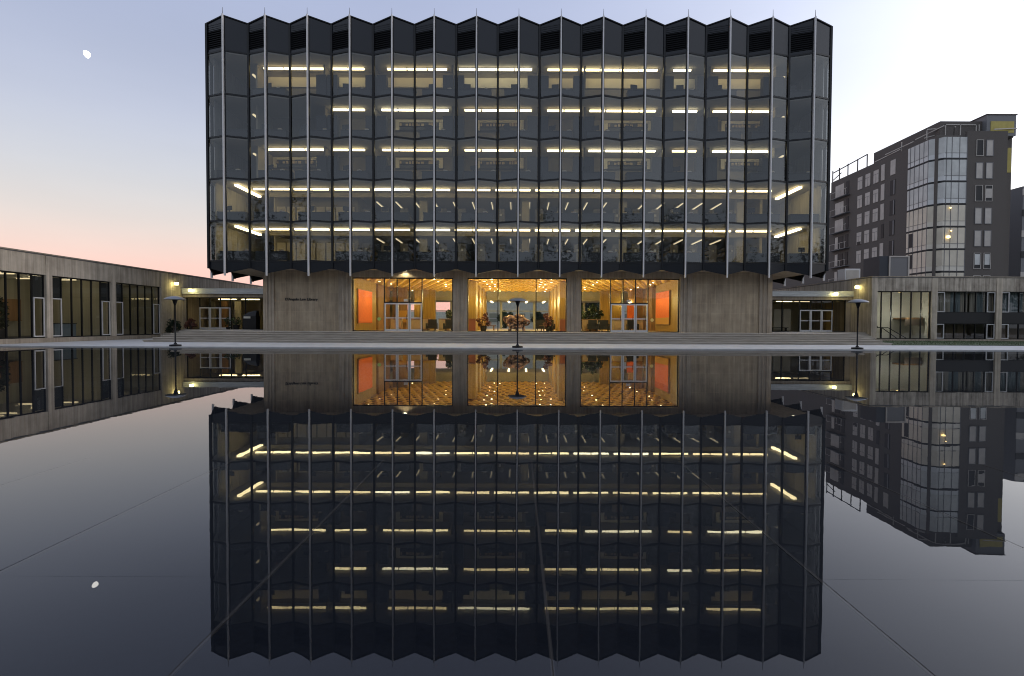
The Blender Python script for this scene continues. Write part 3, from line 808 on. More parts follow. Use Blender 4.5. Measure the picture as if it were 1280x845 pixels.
for s_ in (-1, 1):
    t = thing('bench', 'long low timber bench along the %s of the central bay' % ('left' if s_ < 0 else 'right'), 'bench', (s_ * 3.1, 46.5, .812))
    B(s_ * 1.9, s_ * 3.3, 47.3, 47.8, 1.18, 1.26).build('seat', 'wood_brown', t)
    for dx in (2.05, 3.1): B(s_ * dx, s_ * (dx + .1), 47.35, 47.75, .812, 1.178).build('leg', 'wood_brown', t)
    t = thing('lectern', 'small red-brown cabinet against the %s pier of the central bay' % ('left' if s_ < 0 else 'right'), 'cabinet', (s_ * 3.6, 43, .812))
    B(s_ * 3.35, s_ * 3.85, 42.8, 43.3, .812, 1.75).build('body', 'terracotta', t); B(s_ * 3.3, s_ * 3.9, 42.75, 43.35, 1.752, 1.80).build('top', 'wood_brown', t)
# tangled bronze sculpture
t = thing('sculpture', 'pinkish bronze sculpture of tangled lumps and holes behind the central lobby glass', 'sculpture', (-.05, 42.3, .812))
sb = MB()
for q in range(22):
    a = R.uniform(0, 6.28); cx_, cz_ = .98 * math.cos(a) * R.uniform(.25, .85), .52 * math.sin(a) * R.uniform(.2, .8)
    r1, r2 = R.uniform(.16, .34), R.uniform(.14, .26); ph = R.uniform(0, 3.14); ti = R.uniform(-.9, .9)
    pts = []
    for j in range(14):
        u = 2 * math.pi * j / 14; px_, pz_ = r1 * math.cos(u), r2 * math.sin(u)
        pts.append((-.05 + cx_ + px_ * math.cos(ph) - pz_ * math.sin(ph), 42.3 + math.sin(u + ph) * .3 * ti, max(.95, 1.55 + cz_ + px_ * math.sin(ph) + pz_ * math.cos(ph))))
    sb.tube(pts, R.uniform(.07, .12), 8, closed=True)
for dx in (-.6, 0, .55): sb.tube([(dx - .05, 42.3, .815), (dx * .8, 42.3, 1.25)], [.14, .09], 8)
sb.build('body', 'bronze', t, smooth=True)
B(-1.05, .95, 41.85, 42.75, .813, .86).build('base', 'black', t)
def planter(x, y, z, label, mat, r=.28, h=.42, rx=.5, rz=.55, n=260, lsz=.12, pot='black', cat='potted plant', group=None):
    t = thing('potted_plant', label, cat, (x, y, z), group)
    MB().lathe([(0, 0), (r * .8, 0), (r, h), (r * .86, h), (r * .8, h - .06), (0, h - .06)], (x, y, z), 16).build('pot', pot, t)
    MB().leaves((x, y, z + h + rz * .8), rx, rx, rz, n, lsz, clumps=9).build('foliage', mat, t)
    mb = MB()
    for q in range(5): mb.tube([(x, y, z + h - .05), (x + R.uniform(-.3, .3) * rx, y + R.uniform(-.3, .3) * rx, z + h + rz)], [.02, .01], 5)
    mb.build('stem', 'bark', t)
planter(-2.75, 43.6, .812, 'reddish bushy plant in a dark pot left of the sculpture', 'leaf_red')
planter(2.55, 43.6, .812, 'reddish bushy plant in a dark pot right of the sculpture', 'leaf_red')
planter(-5.9, 49.5, .812, 'dark green indoor plant on the left of the bright rear window', 'leaf_dark', rx=.7, rz=.8, n=500, lsz=.16)
planter(-5.1, 49.0, .812, 'tall green indoor plant beside the left inner pier', 'leaf_green', rx=.55, rz=1.2, n=500, lsz=.16)
planter(5.35, 49.4, .812, 'tall green indoor plant beside the right inner pier', 'leaf_green', rx=.6, rz=1.25, n=600, lsz=.16)
planter(6.9, 51, .812, 'spreading green indoor plant before the dark rear windows', 'leaf_dark', rx=.9, rz=1.1, n=600, lsz=.18)
for s_, mt, lb in ((-1, 'sign_green', 'round green sticker on the glass beside the left lobby doors'), (1, 'sign_yellow', 'round yellow sticker on the glass beside the right lobby doors')):
    x = -10.35 if s_ < 0 else 10.05
    tag(MB().prism([(x + .13 * math.cos(a * .524), YG + .235, 1.72 + .13 * math.sin(a * .524)) for a in range(12)], [(x + .13 * math.cos(a * .524), YG + .245, 1.72 + .13 * math.sin(a * .524)) for a in range(12)]).build('door_sticker', mt, smooth=False), lb, 'sticker')
    x = -8.35 if s_ < 0 else 8.3
    tag(B(x - .16, x + .16, YG + .22, YG + .235, 3.03, 3.22).build('door_sign', 'sign_grey'), 'small pale notice above the %s lobby doors' % ('left' if s_ < 0 else 'right'), 'sign')

# lamps recessed in the overhanging soffit
for x, y, lb in ((-20.5, 39.5, 'glowing round lamp under the left corner of the overhang'), (20.35, 39.6, 'glowing round lamp under the right corner of the overhang'), (-8.35, 40.0, 'glowing round lamp over the left lobby doors')):
    t = thing('soffit_lamp', lb, 'lamp', (x, y, 5.3))
    MB().lathe([(0, -.03), (.15, -.03), (.17, -.002)], (x, y, 5.3 - (0 if x != -8.35 else .0)), 16).build('lens', 'soffit_lamp', t)
    MB().lathe([(.171, -.04), (.21, -.04), (.21, -.001), (.171, -.001)], (x, y, 5.3), 16).build('trim_ring', 'aluminium', t)
    ld = bpy.data.lights.new('soffit_light', 'SPOT'); ld.energy = 60; ld.color = (1, .8, .45); ld.spot_size = rad(140); ld.shadow_soft_size = .1
    lo_ = bpy.data.objects.new('soffit_light', ld); COL.objects.link(lo_); lo_.parent = t; lo_.location = (0, 0, -.06)

# ------------------------------------------------------------------ left wing (runs towards the camera at X = -30.5)
WX = -30.5
west = thing('concrete_wing', 'long low concrete wing with tall dark windows along the left of the pool', 'building', (WX - 4, 45, .05))
B(WX - 9, WX + .02, 12, 49.3, .05, .35).build('plinth', 'concrete_smooth', west)
B(WX - 9, WX + .0, 12, 85, 5.66, 5.72).build('roof', 'roof_metal', west)
B(WX - 9, WX + .06, 12, 85.1, 5.722, 5.80).build('coping', 'concrete_smooth', west)
piers = [18.3, 23.9, 29.6, 35.25, 40.87, 46.5]
for a, b in zip(piers[:-1], piers[1:]): B(WX - .35, WX, a + .23, b - .23, 4.42, 5.658).build('fascia', 'concrete_wing', west)
for y in piers: B(WX - .40, WX + .045, y - .225, y + .225, .352, 5.656).build('pier', 'concrete_wing', west)
B(WX - .35, WX, 46.73, 48.0, .352, 5.658).build('end_wall', 'concrete_wing', west)
B(WX - .35, WX - .03, 48.02, 49.3, .352, 5.658).build('end_wall', 'concrete_wing', west)
B(WX - .35, WX, 49.3, 85, 4.42, 5.658).build('fascia', 'concrete_wing', west)
B(WX - .35, WX, 49.3, 85, .06, 4.42).build('end_wall', 'concrete_wing', west)
B(WX - 6, WX - .36, 12, 49, .352, .36).build('floor', 'carpet', west); B(WX - 6, WX - .36, 12, 49, 4.46, 4.6).build('ceiling', 'ceiling', west)
B(WX - 6.2, WX - 6, 12, 49, .352, 4.6).build('back_wall', 'wing_wall', west)
for y in (29.6, 40.87, 46.5): B(WX - 5.99, WX - .5, y - .08, y + .08, .36, 4.46).build('cross_wall', 'wing_wall', west)
for k, (a, b) in enumerate(zip(piers[:-1], piers[1:])):
    a += .235; b -= .235; y_ = WX - .16
    fr = MB(); fr.box(y_ - .05, y_ + .05, a, b, 4.34, 4.418); fr.box(y_ - .05, y_ + .05, a, b, .352, .42)
    nm = 6; ed = [a + (b - a) * i / nm for i in range(nm + 1)]
    for i, y in enumerate(ed):
        yy = min(max(y, a + .035), b - .035); fr.box(y_ - .05, y_ + .05, yy - .035, yy + .035, .42, 4.34)
    w_ = fr.build('window_frame', 'black_metal', west)
    for i in range(nm): MB().face([(y_, ed[i] + .036, .42), (y_, ed[i + 1] - .036, .42), (y_, ed[i + 1] - .036, 4.34), (y_, ed[i] + .036, 4.34)]).build('pane', 'wing_glass', w_)
    for i in (0, nm - 1):            # white framed opening lights beside the piers
        y0, y1 = ed[i] + .04, ed[i + 1] - .04; t_ = .06; f2 = MB()
        f2.box(y_ + .051, y_ + .11, y0, y0 + t_, .43, 2.95); f2.box(y_ + .051, y_ + .11, y1 - t_, y1, .43, 2.95)
        f2.box(y_ + .051, y_ + .11, y0 + t_, y1 - t_, 2.88, 2.95); f2.box(y_ + .051, y_ + .11, y0 + t_, y1 - t_, .43, .50)
        f2.build('opening_light', 'white_frame', w_)
        if k != 4 or i == 0: B(y_ - .047, y_ - .01, y0, y1, 2.97, 4.3).build('dark_panel', 'office_dark', w_)
for q, (y, x) in enumerate(((33.2, -32.3), (34.2, -32.4), (36.4, -32.2), (39.0, -32.4), (32.6, -34.5), (44, -33), (38.0, -34.5))):
    t = thing('strip_light', '%s ceiling strip from the front inside the left wing' % ORD[q], 'light', (x, y, 4.45), 'ceiling strips of the left wing')
    B(x - .6, x + .6, y - .06, y + .06, 4.38, 4.44).build('tube', 'tube_dim', t); B(x - .62, x + .62, y - .09, y + .09, 4.442, 4.458).build('housing', 'aluminium', t)
    ld = bpy.data.lights.new('wing_light', 'POINT'); ld.energy = 13; ld.color = (1, .93, .72); ld.shadow_soft_size = 0
    lo_ = bpy.data.objects.new('wing_light', ld); COL.objects.link(lo_); lo_.parent = t; lo_.location = (0, 0, -.4)
planter(-32.0, 33.3, .36, 'tall thin indoor plant in a dark box behind the left wing glass', 'leaf_dark', r=.4, h=.6, rx=.5, rz=1.2, n=420, lsz=.13)
t = thing('handrail', 'black stair handrail behind the glass at the left edge', 'handrail', (-31.6, 31.5, .36))
MB().tube([(-31.6, 29.9, .75), (-31.6, 31.6, 1.35), (-31.6, 33.0, 1.36)], .03, 6).build('rail', 'black_metal', t)
MB().tube([(-31.6, 29.9, .45), (-31.6, 31.4, .9), (-31.6, 32.4, .9)], .025, 6).build('rail', 'black_metal', t)
for y, z in ((31.6, 1.35), (32.9, 1.36)): MB().tube([(-31.6, y, .36), (-31.6, y, z)], .025, 6).build('post', 'black_metal', t)
t = thing('cabinet', 'low grey cabinet inside the left wing behind the second bay glass', 'cabinet', (-32.4, 38.4, .36))
B(-32.8, -32.0, 37.4, 39.2, .36, 1.25).build('body', 'curtain_blue', t); B(-32.85, -31.95, 37.35, 39.25, 1.252, 1.3).build('top', 'cabinet_grey', t)
t = thing('noticeboard', 'dark square board on the back wall of the left wing', 'board', (-36, 38.3, 1.6))
B(-35.998, -35.95, 37.4, 39.2, 1.5, 3.0).build('panel', 'wood_brown', t); B(-35.949, -35.93, 37.35, 39.25, 1.45, 1.5).build('ledge', 'wood_brown', t)

# entrance links between the library and the wings
def link(sg, name_lab):
    lk = thing('entrance_link', name_lab, 'building', (sg * 24.5, 49.5, .8))
    x0, x1 = sorted((sg * 30.46, sg * 18.92))
    B(x0, x1, 49.1, 56, 4.0, 4.44).build('canopy_fascia', 'canopy_metal', lk)
    B(x0, x1, 49.08, 49.4, 4.442, 4.50).build('canopy_edge', 'canopy_metal', lk)
    B(x0, x1, 49.24, 56, 3.70, 3.998).build('header', 'concrete_smooth', lk)
    B(x0, x1, 57, 57.2, .8, 3.7).build('back_wall', 'cream_wall' if sg < 0 else 'stair_wall', lk)
    B(x0, x1, 49.6, 57, .8, .806).build('floor', 'terrazzo', lk)
    B(x0, x1, 49.6, 57, 3.66, 3.698).build('ceiling', 'ceiling', lk)
    global doors_z
    doors_z = 2.80
    if sg < 0:
        dd = [-29.1, -28.15, -27.2, -26.25]; mm_ = [-29.1, -28.15, -27.2, -26.25, -24.9]; a, b = -30.3, -23.0
    else:
        dd = [25.8, 26.8, 27.8, 28.8]; mm_ = [24.2, 25.8, 26.8, 27.8, 28.8]; a, b = 22.6, 30.0
    glazed_front(a, b, mm_, lk, 49.5, .80, 3.70, gm='wing_glass', doors=dd, frame='black_metal')
    if sg < 0: glazed_front(-23.0, -18.92, [-21.6, -20.2], lk, 49.5, .80, 3.70, gm='wing_glass', frame='black_metal'); B(-30.46, -30.3, 49.5, 49.7, .8, 3.7).build('jamb', 'concrete_smooth', lk)
    else: glazed_front(18.92, 22.6, [20.2, 21.4], lk, 49.5, .80, 3.70, gm='wing_glass', frame='black_metal'); B(30.0, 30.46, 49.5, 49.7, .8, 3.7).build('jamb', 'concrete_smooth', lk)
    return lk
lkl = link(-1, 'low glazed entrance link with white doors between library and left wing')
for x, mt in ((-28.4, 'wood_brown'), (-29.6, 'blind'), (-27.1, 'blind')): B(x - .3, x + .3, 52.4, 52.6, .81, 3.5).build('inner_post', mt, lkl)
lkr = link(1, 'low glazed entrance link with white doors between library and right wing')
for x in (23.3, 24.3, 25.2): B(x - .35, x + .35, 50.6, 50.66, .9, 2.9).build('display_board', 'site_panel', lkr)
B(29.2, 29.9, 51.2, 51.5, .81, 3.5).build('inner_post', 'wood_gold', lkr)
t = thing('bench', 'low dark bench inside the right entrance link', 'bench', (24.2, 50.1, .806))
B(23.4, 25.0, 49.9, 50.3, 1.12, 1.18).build('seat', 'black', t)
for x in (23.5, 24.8): B(x, x + .08, 49.95, 50.25, .806, 1.118).build('leg', 'black', t)
for q, x in enumerate((-27.6, -25.4)):
    t = thing('strip_light', 'warm ceiling strip inside the left link, %s of two from the left' % ORD[q], 'light', (x, 51.5, 3.65), 'ceiling strips of the left link')
    B(x - .8, x + .8, 51.4, 51.6, 3.58, 3.65).build('tube', 'tube', t); B(x - .82, x + .82, 51.38, 51.62, 3.652, 3.66).build('housing', 'aluminium', t)
for q, x in enumerate((25.2, 26.9)):
    t = thing('strip_light', 'warm ceiling strip inside the right link, %s of two from the left' % ORD[q], 'light', (x, 51.2, 3.65), 'ceiling strips of the right link')
    B(x - .7, x + .7, 51.12, 51.28, 3.6, 3.65).build('tube', 'tube_dim' if q else 'tube', t); B(x - .72, x + .72, 51.1, 51.3, 3.652, 3.66).build('housing', 'aluminium', t)
def lamp(x, y, z, d, label):
    t = thing('wall_lamp', label, 'lamp', (x, y, z))
    MB().box(x - .12, x + .12, y - .12, y + .12, z - .12, z + .12).build('lens', 'wall_lamp', t)
    q = MB().lathe([(.0, .122), (.19, .122), (.21, .17), (.0, .2)], (x, y, z), 12); q.build('hood', 'black_metal', t)
    B(min(x, x + d[0]), max(x, x + d[0]) + .001, min(y, y + d[1]), max(y, y + d[1]) + .001, z + .13, z + .18).build('bracket', 'black_metal', t) if abs(d[0]) + abs(d[1]) > 0 else None
    ld = bpy.data.lights.new('lamp_light', 'POINT'); ld.energy = 5; ld.color = (1, .86, .3); ld.shadow_soft_size = 0
    lo_ = bpy.data.objects.new('lamp_light', ld); COL.objects.link(lo_); lo_.parent = t; lo_.location = (d[0] * -.6, -.35 + d[1] * -.4, -.25)
lamp(-30.18, 47.9, 4.82, (-.3, 0), 'glowing yellow floodlight on the end wall of the left wing')
lamp(-29.5, 48.85, 4.30, (0, .25), 'glowing yellow lamp on the canopy edge of the left link')
lamp(30.18, 48.2, 4.80, (.3, 0), 'glowing yellow floodlight on the end wall of the right wing')
lamp(28.7, 48.85, 4.22, (0, .25), 'glowing yellow lamp on the canopy edge of the right link')
# things by the left entrance
t = thing('book_drop', 'black book return box with a white label beside the library wall', 'box', (-23.9, 48.4, .8))
B(-24.5, -23.3, 48.2, 48.9, .80, 2.0).build('body', 'black', t); B(-24.4, -23.8, 48.17, 48.197, 1.78, 2.0 - .04).build('label_plate', 'paper', t)
MB().prism([(-24.45, 48.2, 2.0), (-23.35, 48.2, 2.0), (-23.35, 48.9, 2.0), (-24.45, 48.9, 2.0)], [(-24.1, 48.45, 2.35), (-23.35, 48.45, 2.5), (-23.35, 48.85, 2.5), (-24.1, 48.85, 2.35)]).build('hood', 'black', t)
planter(-25.2, 48.5, .8, 'small grey-green plant in a black pot beside the book return box', 'leaf_green', r=.3, h=.4, rx=.4, rz=.45, n=160, lsz=.1)
planter(-26.0, 48.6, .8, 'little green plant just right of the left link doors', 'leaf_green', r=.2, h=.2, rx=.3, rz=.5, n=140, lsz=.1)
def shrub(x, y, z, rx, rz, n, mat, label, ls=.13):
    t = thing('shrub', label, 'shrub', (x, y, z))
    MB().leaves((x, y, z + rz), rx, rx * .8, rz, n, ls, clumps=14).build('foliage', mat, t)
    mb = MB()
    for q in range(7): mb.tube([(x, y, z), (x + R.uniform(-.6, .6) * rx, y + R.uniform(-.4, .4) * rx, z + rz * 1.3)], [.03, .012], 5)
    mb.build('stem', 'bark', t)
shrub(-29.7, 46.6, .42, .62, .62, 900, 'leaf_dark', 'rounded dark shrub behind the left pool lamp', ls=.09)
shrub(-28.7, 47.5, .8, .42, .5, 500, 'leaf_red', 'reddish flowering shrub on the steps by the left wing', ls=.1)

# ------------------------------------------------------------------ right wing (turns to face the pool at Y = 46.6)
EY = 46.6
east = thing('concrete_wing', 'low concrete wing with stair hall and curtained offices behind the lawn', 'building', (50, EY + 5, .05))
B(30.5, 90, EY - .02, EY + 9, .05, .24).build('plinth', 'concrete_smooth', east)
B(30.5, 90, EY, 85, 5.50, 5.56).build('roof', 'roof_metal', east)
B(30.44, 90, EY - .06, EY + 9, 5.562, 5.64).build('coping', 'concrete_smooth', east); B(30.44, 39, EY + 9, 85, 5.562, 5.64).build('coping', 'concrete_smooth', east)
ep = [30.68, 35.85, 41.42, 47.0, 52.6, 58.2, 63.8, 69.4]
for x in ep: B(x - .24, x + .24, EY - .045, EY + .4, .242, 5.498).build('pier', 'concrete_wing', east)
for a, b in zip(ep[:-1], ep[1:]): B(a + .245, b - .245, EY, EY + .35, 4.36, 5.498).build('fascia', 'concrete_stained', east)
B(30.45, 30.8, EY + .42, 48.3, .242, 5.498).build('end_wall', 'concrete_wing', east); B(30.48, 30.8, 48.32, 85, .242, 5.498).build('end_wall', 'concrete_wing', east)
B(31, 90, EY + 5, EY + 5.2, .25, 5.49).build('back_wall', 'wing_wall', east); B(31, 90, EY + .36, EY + 5, 4.40, 4.5).build('ceiling', 'ceiling', east)
B(30.81, 90, EY + .36, EY + 5, .242, .25).build('floor', 'carpet', east)
# stair hall bay
a, b = ep[0] + .25, ep[1] - .25
glazed_front(a, b, [px2x(p, EY) for p in (1102.3, 1114.6, 1127, 1139.6, 1152)], east, EY + .1, .245, 4.36, gm='wing_glass', frame='black_metal', fw=.06)
B(31.9, 35.95, EY + 2.4, EY + 2.6, .25, 4.4).build('stair_wall', 'stair_wall', east); B(35.75, 35.95, EY + .42, EY + 2.39, .25, 4.4).build('stair_wall', 'stair_wall', east)
B(34.0, 35.59, EY + .9, EY + 2.39, 1.95, 2.1).build('stair_landing', 'wood_brown', east)
B(34.0, 35.59, EY + .86, EY + .899, 1.4, 1.95).build('stair_landing', 'curtain_brown', east)
B(30.85, 31.4, EY + 4.6, EY + 4.9, .25, 4.4).build('stair_wall', 'wood_gold', east)
t = thing('handrail', 'black stair handrails sloping down behind the right wing glass', 'handrail', (32.5, EY + .9, .25))
MB().tube([(31.0, EY + .8, 1.75), (31.6, EY + .8, 1.22), (31.9, EY + .8, 1.22), (33.25, EY + .8, .28)], .035, 6).build('rail', 'black_metal', t)
MB().tube([(31.9, EY + 1.4, 1.22), (32.85, EY + 1.4, 1.22), (34.5, EY + 1.4, .28)], .035, 6).build('rail', 'black_metal', t)
MB().tube([(31.9, EY + .8, .25), (31.9, EY + .8, 1.22)], .03, 6).build('post', 'black_metal', t)
for q, x in enumerate((31.1, 33.5)):
    t = thing('ceiling_lamp', '%s small ceiling lamp inside the stair hall of the right wing' % ('left' if q == 0 else 'right'), 'lamp', (x, EY + .9, 4.39), 'stair hall lamps')
    MB().lathe([(0, -.08), (.12, -.06), (.14, 0)], (x, EY + .9, 4.38), 12).build('lens', 'desk_glow', t); MB().lathe([(.141, -.02), (.17, -.02), (.17, .015), (.141, .015)], (x, EY + .9, 4.38), 12).build('trim_ring', 'aluminium', t)
    ld = bpy.data.lights.new('stair_light', 'POINT'); ld.energy = 48; ld.color = (.96, 1, .95); ld.shadow_soft_size = 0
    lo_ = bpy.data.objects.new('stair_light', ld); COL.objects.link(lo_); lo_.parent = t; lo_.location = (.6, -.2, -1.9)
# office bays
for k in range(1, len(ep) - 1):
    a, b = ep[k] + .25, ep[k + 1] - .25; wv = .62
    B(a, b, EY + .12, EY + .3, 1.62, 2.52).build('spandrel_panel', 'black', east)
    for z0, z1 in ((.245, 1.618), (2.522, 4.36)):
        n5 = 6; md = [a + .72 + (b - a - 1.44) * i / 4 for i in range(5)]
        w_ = glazed_front(a, b, md, east, EY + .13, z0, z1, gm='wing_glass', frame='black_metal', fw=.05)
        for x0, x1 in ((a + .02, a + .70), (b - .70, b - .02)):
            f2 = MB(); y0, y1 = EY + .06, EY + .128; t_ = .065
            f2.box(x0, x0 + t_, y0, y1, z0 + .05, z1 - .06); f2.box(x1 - t_, x1, y0, y1, z0 + .05, z1 - .06)
            f2.box(x0 + t_, x1 - t_, y0, y1, z1 - .06 - t_, z1 - .06); f2.box(x0 + t_, x1 - t_, y0, y1, z0 + .05, z0 + .05 + t_)
            f2.build('opening_light', 'white_frame', w_)
    # curtains drawn in the upper windows
    x = a + .1; q = 0
    while x < b - .3:
        wd = R.uniform(.45, .95); cu = MB(); nn = 14
        mt = R.choice(['curtain', 'curtain_brown', 'curtain', 'curtain_blue']) if k < 2 else R.choice(['curtain_blue', 'curtain_blue', 'curtain'])
        pts = [(x + wd * i / nn, EY + .55 + .05 * math.sin(i * 1.9)) for i in range(nn + 1)]
        for i in range(nn): cu.box(pts[i][0], pts[i + 1][0] + .004, min(pts[i][1], pts[i + 1][1]), max(pts[i][1], pts[i + 1][1]) + .02, 2.52, 4.34)
        cu.build('curtain', mt, east); x += wd + (.02 if R.random() < .7 else R.uniform(.1, .4)); q += 1
    for q in range(3): B(a + .8 + q * .95, a + .8 + q * .95 + .85, EY + 1.2, EY + 1.3, .25, 1.55).build('screen_panel', 'curtain_brown', east)
B(ep[1], 90, EY + .32, EY + 5, 2.0, 2.2).build('floor', 'slab', east)
# plant on its roof
t = thing('rooftop_unit', 'small white ventilation unit on the roof edge of the right wing', 'roof unit', (30.0, 49.6, 5.64))
B(30.9, 32.3, 51.2, 52.4, 5.65, 6.75).build('casing', 'white_box', t); B(31.0, 32.2, 51.17, 51.197, 5.8, 6.6).build('grille', 'site_panel', t)
for x in (31, 32.1): B(x, x + .1, 51.3, 52.3, 5.56, 5.649).build('foot', 'black_metal', t)
t = thing('rooftop_unit', 'large dark plant box with pale corner frame on the right wing roof', 'roof unit', (36, 52.5, 5.64))
B(36.0, 38.9, 54, 56.5, 5.65, 8.3).build('casing', 'cabinet_grey', t)
fr = MB(); fr.box(36.9, 37.02, 53.9, 53.998, 5.65, 8.32); fr.box(38.78, 38.92, 53.9, 53.998, 5.65, 8.32); fr.box(37.02, 38.78, 53.9, 53.998, 8.2, 8.32); fr.build('frame', 'site_panel', t)
B(37.03, 38.77, 53.95, 53.998, 5.7, 8.19).build('grille', 'roof_metal', t)

# ------------------------------------------------------------------ pool lamps
def pool_lamp(x, label):
    t = thing('mushroom_lamp', label, 'lamp', (x, 30.3, .05), 'mushroom lamps at the pool edge')
    z = .05; c = (x, 30.3, z)
    MB().lathe([(0, 0), (.30, 0), (.30, .09), (.10, .12), (.05, .2), (0, .2)], c, 20).build('base', 'black_metal', t)
    MB().tube([(x, 30.3, z + .12), (x, 30.3, z + 2.30)], .042, 10).build('pole', 'black_metal', t, smooth=True)
    MB().lathe([(.045, 2.28), (.06, 2.34), (.13, 2.56), (.14, 2.60), (0, 2.60)], c, 20).build('neck', 'black_metal', t, smooth=True)
    MB().lathe([(0, 2.80), (.15, 2.79), (.30, 2.755), (.44, 2.70), (.53, 2.635), (.535, 2.615)], c, 32).build('shade', 'lamp_dome', t, smooth=True)
    MB().lathe([(.534, 2.612), (.50, 2.62), (.3, 2.66), (0, 2.67)], c, 32).build('diffuser', 'black_metal', t, smooth=True)
pool_lamp(-19.18, 'unlit black mushroom lamp at the pool edge before the left entrance steps')
pool_lamp(0.0, 'unlit black mushroom lamp at the pool edge before the sculpture')
pool_lamp(19.05, 'unlit black mushroom lamp at the pool edge before the right link')

# ------------------------------------------------------------------ residence hall being finished, to the right
HX, HY = 55.2, 72.0
hall = thing('residence_hall', 'unfinished dark brick residence hall with a pale glazed corner bay at the right', 'building', (60, 80, 0))
B(HX, 64.3, HY, 96, 0, 26.55).build('brick_wall', 'brick', hall)
B(HX + .02, 64.2, 96.01, 150, 0, 24.8).build('brick_wall', 'brick', hall)
B(58.95, 64.28, HY - .35, HY - .002, 0, 27.0).build('brick_front', 'brick', hall)
FL = [26.2 - 2.96 * i for i in range(9)]   # floor lines
for i in range(7):
    zt, zb = FL[i] - .02, FL[i + 1]
    low = i >= 3
    g = MB()    # splayed corner bay
    o1 = .45
    foot = [(58.93, HY - o1), (HX + .7, HY - o1), (HX - o1, HY + .75), (HX - o1, HY + 4.6), (HX + .1, HY + 4.6), (HX + .1, HY + .1), (58.93, HY + .1)]
    g.prism([(x, y, zb + .85) for x, y in foot], [(x, y, zt - .0) for x, y in foot])
    w_ = g.build('bay_window', 'site_glass_low' if low else 'site_glass', hall)
    s_ = MB(); s_.prism([(x, y, zb + .24) for x, y in foot], [(x, y, zb + .848) for x, y in foot]); s_.build('spandrel', 'site_spandrel' if not low else 'site_spandrel_low', w_)
    s2 = MB(); s2.prism([(x, y, zb + .02) for x, y in foot], [(x, y, zb + .238) for x, y in foot])
    s2.build('ledge', 'black', w_)
    MB().prism([(HX + .74, HY - o1 - .02, zb + .86), (HX - o1 - .02, HY + .80, zb + .86), (HX - o1 + .05, HY + .80, zb + .86), (HX + .74, HY - o1 + .05, zb + .86)], [(HX + .74, HY - o1 - .02, zt), (HX - o1 - .02, HY + .80, zt), (HX - o1 + .05, HY + .80, zt), (HX + .74, HY - o1 + .05, zt)]).build('corner_panel', 'site_spandrel_low' if low else 'site_spandrel', w_)
    mu = MB()
    for x in (56.2, 56.9, 57.9, 58.88): mu.box(x - .03, x + .03, HY - o1 - .04, HY - o1 - .002, zb + .15, zt)
    mu.box(HX + .75, 58.93, HY - o1 - .045, HY - o1 - .003, zb + .84, zb + .88)
    m2 = MB(); m2.box(HX - o1 - .045, HX - o1 - .003, HY + .8, HY + 4.6, zb + .84, zb + .88)
    for y in (HY + .8, HY + 1.6, HY + 2.4, HY + 3.3, HY + 4.1): m2.box(HX - o1 - .04, HX - o1 - .002, y - .03, y + .03, zb + .15, zt)
    mu.build('glazing_grid', 'roof_metal', w_); m2.build('glazing_grid', 'roof_metal', w_)
    if low:
        B(HX - o1 - .05, HX - o1 - .004, HY + 3.35, HY + 4.05, zb + .9, zt - .15).build('opening', 'black', w_) if i >= 4 else None
    # paired windows in the brick front
    for x0 in (60.2, 61.5):
        z0, z1 = zb + .55, zb + 2.55
        fr = MB(); fr.box(x0, x0 + .82, HY - .40, HY - .352, z0, z1)
        dark = (i == 0 and x0 < 61) or i == 2 or i >= 5
        w2 = fr.build('window', 'black' if dark else 'site_panel', hall)
        f3 = MB(); f3.box(x0 - .06, x0, HY - .43, HY - .352, z0 - .06, z1 + .06); f3.box(x0 + .82, x0 + .88, HY - .43, HY - .352, z0 - .06, z1 + .06)
        f3.box(x0, x0 + .82, HY - .43, HY - .352, z1, z1 + .06); f3.box(x0, x0 + .82, HY - .43, HY - .352, z0 - .06, z0); f3.build('frame', 'roof_metal' if not dark else 'site_panel', w2)
        if i == 2 and x0 > 61: B(x0 + .02, x0 + .80, HY - .42, HY - .402, z0 + .4, z1 - .4).build('boarding', 'site_panel', w2)
        if i in (5, 6): B(x0 + .08, x0 + .74, HY - .415, HY - .402, z0 + .5, z1 - .1).build('pane', 'site_glass', w2)
    # side windows, three across
    if i < 6:
        for y0 in (83.4, 85.35, 87.3):
            z0 = zb + .15; z1 = z0 + 1.95
            w3 = B(HX - .06, HX - .002, y0, y0 + 1.15, z0, z1).build('window', 'site_panel', hall)
            B(HX - .075, HX - .061, y0 + .02, y0 + 1.13, z0 + 1.3, z0 + 1.36).build('rail', 'roof_metal', w3); B(HX - .075, HX - .061, y0 + .56, y0 + .6, z0, z0 + 1.3).build('rail', 'roof_metal', w3)
            if (i == 3 and y0 > 87) or (i == 4 and y0 < 84): B(HX - .08, HX - .062, y0 + .1, y0 + 1.05, z0, z0 + .45).build('opening', 'black', w3)
        # scaffold bays at the far end
        z0 = zb + .25
        w4 = B(HX - .06, HX - .002, 92.2, 94.6, z0, z0 + 2.0).build('window', 'site_panel' if i < 3 else 'black', hall)
        if i >= 2: B(HX - .09, HX - .065, 93.6, 94.4, z0, z0 + 2).build('boarding', 'site_panel', w4)
        B(HX - .06, HX - .002, 90.8, 91.6, z0, z0 + 2.1).build('window', 'black', hall)
        B(HX - .7, HX - .01, 90.4, 95.2, zb - .05, zb + .05).build('balcony_slab', 'roof_metal', hall)
        bl = MB()
        for y in (90.6, 92.0, 93.4, 95.0): bl.box(HX - .7, HX - .65, y, y + .05, zb + .05, zb + 1.0)
        bl.box(HX - .7, HX - .65, 90.4, 95.2, zb + 1.0, zb + 1.05); bl.build('balcony_rail', 'site_panel', hall)
